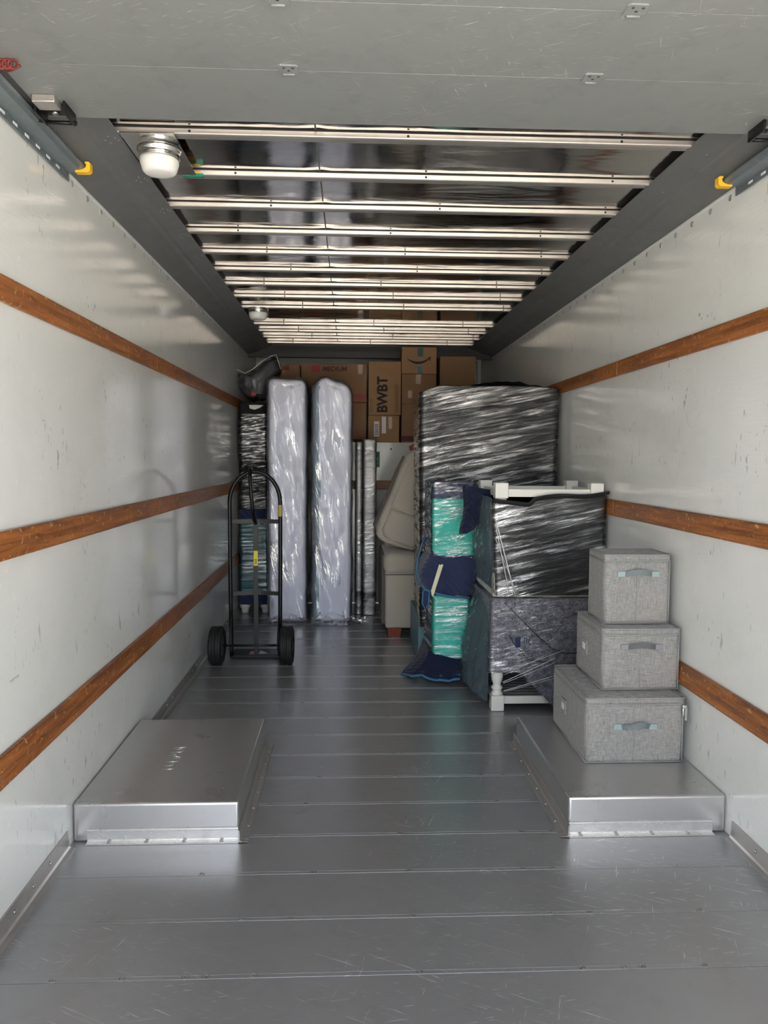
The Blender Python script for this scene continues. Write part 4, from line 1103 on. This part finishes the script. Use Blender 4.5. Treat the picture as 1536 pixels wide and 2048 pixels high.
# ------------------------------------------------------------------ wrapped stack in the far left corner
def left_stack():
    r = thing('wrapped_nightstand', 'low piece in teal blanket with white feet, in the corner behind the hand truck', 'wrapped furniture', (-.86, 7.2, 0))
    A = rect(-.985, -.735, 7.0, 7.44)
    bm = B(); skirt(bm, A, A, .19, .86, .02, .02, .02, 0, .003, None, True); o = obj('teal_wrap', bm, M['dteal'], r)
    bm = B(); skirt(bm, A, A, .19, .862, .02, .012, .008, .004, .003, lambda s, z, x, y: .004 + .003 * abs(N3(s * 3, z * 30, 4)), True); obj('film', bm, M['film'], o)
    bm = B(); skirt(bm, A, A, .855, .94, .02, .02, .02, .004, .003, None, True); obj('navy_top', bm, M['navy'], r)
    bm = B(); skirt(bm, rect(-.995, -.725, 6.98, 7.44), A, .085, .20, .02, .02, .02, .004, .003, lambda s, z, x, y: .01 * N3(s * 9, z * 4, 2), True, bottomcap=True); obj('navy_skirt', bm, M['navy'], r)
    for x in (-.945, -.76):
        for y in (7.03, 7.38):
            bm = B(); lathe(bm, [(.030, .002), (.034, .03), (.036, .045), (.044, .05), (.046, .088), (0, .088)], (x, y, 0), 'Z', 20); obj('foot', bm, M['whitepaint'], r, label='turned white foot')
    r = thing('wrapped_dresser', 'black film-wrapped piece in the left corner, above the teal-wrapped one', 'wrapped furniture', (-.86, 7.2, .946))
    bm = B(); skirt(bm, A, A, .95, 1.80, .03, .02, .02, 0, .003, None, True, bottomcap=True); o = obj('blanket', bm, M['char'], r)
    def wf(s, z, x, y): return .005 + .004 * abs(fbm(s * 3, z * 20, 6, 2)) - .010 * math.exp(-((z - 1.32) / .12) ** 2)
    bm = B(); skirt(bm, A, A, .95, 1.803, .03, .012, .008, .004, .003, wf, True); obj('film', bm, M['film_crumple'], o)
    bm = B(); skirt(bm, rect(-.985, -.735, 6.99, 7.44), rect(-.985, -.735, 7.0, 7.44), 1.77, 1.90, .05, .02, .02, 0, .004, lambda s, z, x, y: .012 * N3(s * 6, z * 5, 2), True); obj('black_cloth', bm, M['blackcloth'], r)
    bm = B(); prism(bm, [(-.89, 6.96, 1.875), (-.765, 6.96, 1.875), (-.80, 6.96, 1.85), (-.845, 6.96, 1.835), (-.885, 6.96, 1.845)], (0, .04, 0)); obj('white_corner', bm, M['whitepaint'], r, label='white corner of furniture showing between black cloth and bag')
left_stack()

def comforter_bag():
    r = thing('bagged_comforter', 'dark comforter in clear plastic bag on top of the left corner stack', 'bag', (-.82, 7.15, 1.90))
    # outline in x-z (front view), blown up front to back
    out = [(-1.008, 2.17), (-.985, 2.165), (-.93, 2.15), (-.86, 2.185), (-.78, 2.26), (-.70, 2.305), (-.655, 2.318), (-.64, 2.27), (-.615, 2.20), (-.66, 2.15), (-.72, 2.06), (-.74, 1.97), (-.79, 1.925), (-.88, 1.935), (-.96, 1.99), (-1.0, 2.07)]
    def blob(sc, y0, y1, amp, seed, ins=0.0):
        bm = B(); P = polyloop([Vector((x, 0, z)) for x, z in out], .03, .02); m = len(P); c = Vector((-.81, 0, 2.10))
        rings = []
        K = 16
        for j in range(K + 1):
            t_ = j / K; s = (1 - abs(2 * t_ - 1) ** 3) ** .5 if 0 < t_ < 1 else .0
            s = .25 + .75 * s if 0 < t_ < 1 else .2
            ring = []
            for k, p in enumerate(P):
                q = c + (p - c) * sc * s; n_ = (p - c).normalized()
                d = amp * fbm(q.x * 14 + seed, t_ * 5, q.z * 14, 3)
                ring.append(bm.verts.new((q.x + n_.x * d, y0 + (y1 - y0) * t_ + d * .5, max(1.902, q.z + n_.z * d))))
            rings.append(ring)
        for a, b in zip(rings[:-1], rings[1:]):
            for k in range(m): bm.faces.new((a[k], a[(k + 1) % m], b[(k + 1) % m], b[k]))
        bm.faces.new(rings[0]); bm.faces.new(list(reversed(rings[-1]))); return bm
    obj('comforter', blob(.90, 7.0, 7.38, .022, 1), M['comf'], r, smooth=True)
    obj('plastic_bag', blob(1.0, 6.965, 7.42, .030, 5), M['bag2'], r, smooth=True)
    bm = B(); tube(bm, [(-1.0, 6.99, 2.19), (-.93, 6.99, 2.155), (-.86, 6.985, 2.19), (-.78, 6.98, 2.262), (-.70, 6.98, 2.306), (-.652, 6.98, 2.32), (-.612, 6.98, 2.195)], .0045, 6, flat=.6)
    obj('bag_seam', bm, M['strand'], r, label='pale seam along the top of the bag')
    bm = B(); box(bm, -.87, -.83, 6.945, 6.955, 1.955, 1.985, .002); obj('red_tag', bm, M['red'], r)
comforter_bag()

# ------------------------------------------------------------------ cardboard boxes on the deck
def carton(x0, x1, y0, z0, z1, label, mat='card', depth=.42, tape=True, tapex=None):
    r = thing('moving_box', label, 'cardboard box', ((x0 + x1) / 2, y0 + depth / 2, z0))
    bm = B(); box(bm, x0, x1, y0, y0 + depth, z0 + .001, z1, .004, 2); obj('carton', bm, M[mat], r)
    bm = B(); box(bm, x0 + .004, x1 - .004, y0 + .002, y0 + depth / 2 - .002, z1 - .001, z1 + .003, .001, 1); obj('flap', bm, M[mat], r)
    bm = B(); box(bm, x0 + .004, x1 - .004, y0 + depth / 2 + .002, y0 + depth - .002, z1 - .001, z1 + .003, .001, 1); obj('flap', bm, M[mat], r)
    if tape:
        xc = tapex if tapex is not None else (x0 + x1) / 2
        bm = B(); box(bm, xc - .024, xc + .024, y0 - .0012, y0 - .0004, z1 - .09, z1 + .001); obj('tape', bm, M['tape'], r)
    return r
FR = (PI / 2, 0, 0)
YD = 7.50
c = carton(-.80, -.475, YD, ZD, 2.300, 'brown moving box far left on the deck, printed MEDIUM, half hidden by the bag', 'card', .42)
text_mesh('lettering', 'MEDIUM', .062, (-.695, YD - .001, 2.262), FR, M['red'], c, .0004, .002)
low = carton(-.465, .160, YD, ZD, 1.938, 'brown moving box behind the mattresses, under the box printed MEDIUM', 'card', .42)
bm = B(); box(bm, -.1, .158, YD - .0012, YD - .0004, ZD + .004, ZD + .03); obj('print_band', bm, M['maroon'], low)
c = carton(-.465, .162, YD, 1.944, 2.303, 'wide brown moving box printed MEDIUM with red square, above the right mattress', 'card', .42, True, .10)
text_mesh('lettering', 'MEDIUM', .062, (-.142, YD - .001, 2.258), FR, M['maroon'], c, .0004, .002)
bm = B(); box(bm, -.365, -.285, YD - .0014, YD - .0004, 2.228, 2.292); q = obj('red_square', bm, M['red'], c, label='red printed square')
bm = B(); box(bm, -.03, .16, YD - .0012, YD - .0004, 1.985, 2.022); box(bm, -.03, .16, YD - .0012, YD - .0004, 1.967, 1.974); obj('print_band', bm, M['red'], c, label='red printed band')
c = carton(.178, .478, YD, ZD, 1.820, 'small brown box with white labels, under the tall BWBT box', 'card2', .30, False)
bm = B(); box(bm, .235, .285, YD - .0014, YD - .0004, 1.62, 1.765); obj('shipping_label', bm, M['paper'], c)
bm = B(); box(bm, .31, .35, YD - .0014, YD - .0004, 1.65, 1.81); obj('shipping_label', bm, M['paper'], c)
bm = B(); box(bm, .375, .41, YD - .0014, YD - .0004, 1.69, 1.81); obj('shipping_label', bm, M['tape'], c)
bm = B()
for k in range(7): box(bm, .242, .278, YD - .002, YD - .0014, 1.635 + .016 * k, 1.641 + .016 * k)
obj('label_print', bm, M['ink'], c)
c = carton(.180, .492, YD, 1.824, 2.334, 'tall brown box marked BWBT sideways', 'card2', .40, False)
text_mesh('lettering', 'BWBT', .135, (.318, YD - .001, 2.02), (PI / 2, -PI / 2, 0), M['ink'], c, .0004, .0045, 'CENTER', .92)
bm = B()
for x in (.195, .212, .435, .450, .462):
    box(bm, x, x + .004, YD - .0012, YD - .0004, 1.85, 1.98 if x < .3 else 2.12)
obj('small_print', bm, M['maroon'], c)
c = carton(.500, .862, YD, ZD, 1.930, 'brown box at the bottom of the column beneath the smile-logo box', 'card', .34, False)
bm = B(); box(bm, .503, .70, YD - .0012, YD - .0004, 1.575, 1.625); obj('print_band', bm, M['maroon'], c)
c = carton(.500, .832, YD, 1.934, 2.216, 'plain brown taped box directly beneath the smile-logo box', 'card', .34, True, .66)
bm = B(); box(bm, .56, .60, YD - .0014, YD - .0004, 1.99, 2.06); obj('shipping_label', bm, M['tape'], c)
c = carton(.497, .834, YD, 2.220, 2.474, 'brown box with dark curved smile arrow and dark tape, highest under the roof', 'card2', .30, False)
bm = B(); box(bm, .645, .700, YD - .0012, YD - .0004, 2.225, 2.30); box(bm, .650, .705, YD - .0012, YD - .0004, 2.385, 2.47); obj('dark_tape', bm, M['teal_tape'], c)
bm = B()
for k in range(5): box(bm, .655 + .009 * k, .659 + .009 * k, YD - .002, YD - .0013, 2.39, 2.465)
for k in range(3): box(bm, .655, .69, YD - .002, YD - .0013, 2.235 + .02 * k, 2.241 + .02 * k)
obj('tape_print', bm, M['ink'], c)
bm = B(); top_, bot_ = [], []
for k in range(25):
    t_ = k / 24; x = .555 + .215 * t_; zc = 2.365 - .045 * math.sin(PI * min(1, t_ * .92 + .04)) + .012 * t_
    w = .004 + .008 * math.sin(PI * t_); top_.append((x, YD - .0006, zc + w)); bot_.append((x, YD - .0006, zc - w))
prism(bm, top_ + list(reversed(bot_)), (0, -.0006, 0))
prism(bm, [(.745, YD - .0006, 2.375), (.778, YD - .0006, 2.388), (.772, YD - .0006, 2.345), (.765, YD - .0006, 2.348), (.768, YD - .0006, 2.375), (.747, YD - .0006, 2.368)], (0, -.0006, 0))
obj('smile_arrow', bm, M['ink'], c, label='dark curved smile-shaped arrow')
c = carton(.868, 1.215, YD + .02, ZD, 2.392, 'dark brown box right of the smile-logo box, above the tall black cabinet', 'card', .32, False)
bm = B(); tube(bm, [(1.19, 7.84, 2.405), (1.245, 7.80, 2.40), (1.255, 7.72, 2.37), (1.258, 7.70, 2.2), (1.25, 7.70, 1.60)], .005, 8); o = obj('cable', bm, M['galv'])
tag(o, 'grey cable hanging in the far right corner beside the boxes', 'cable')
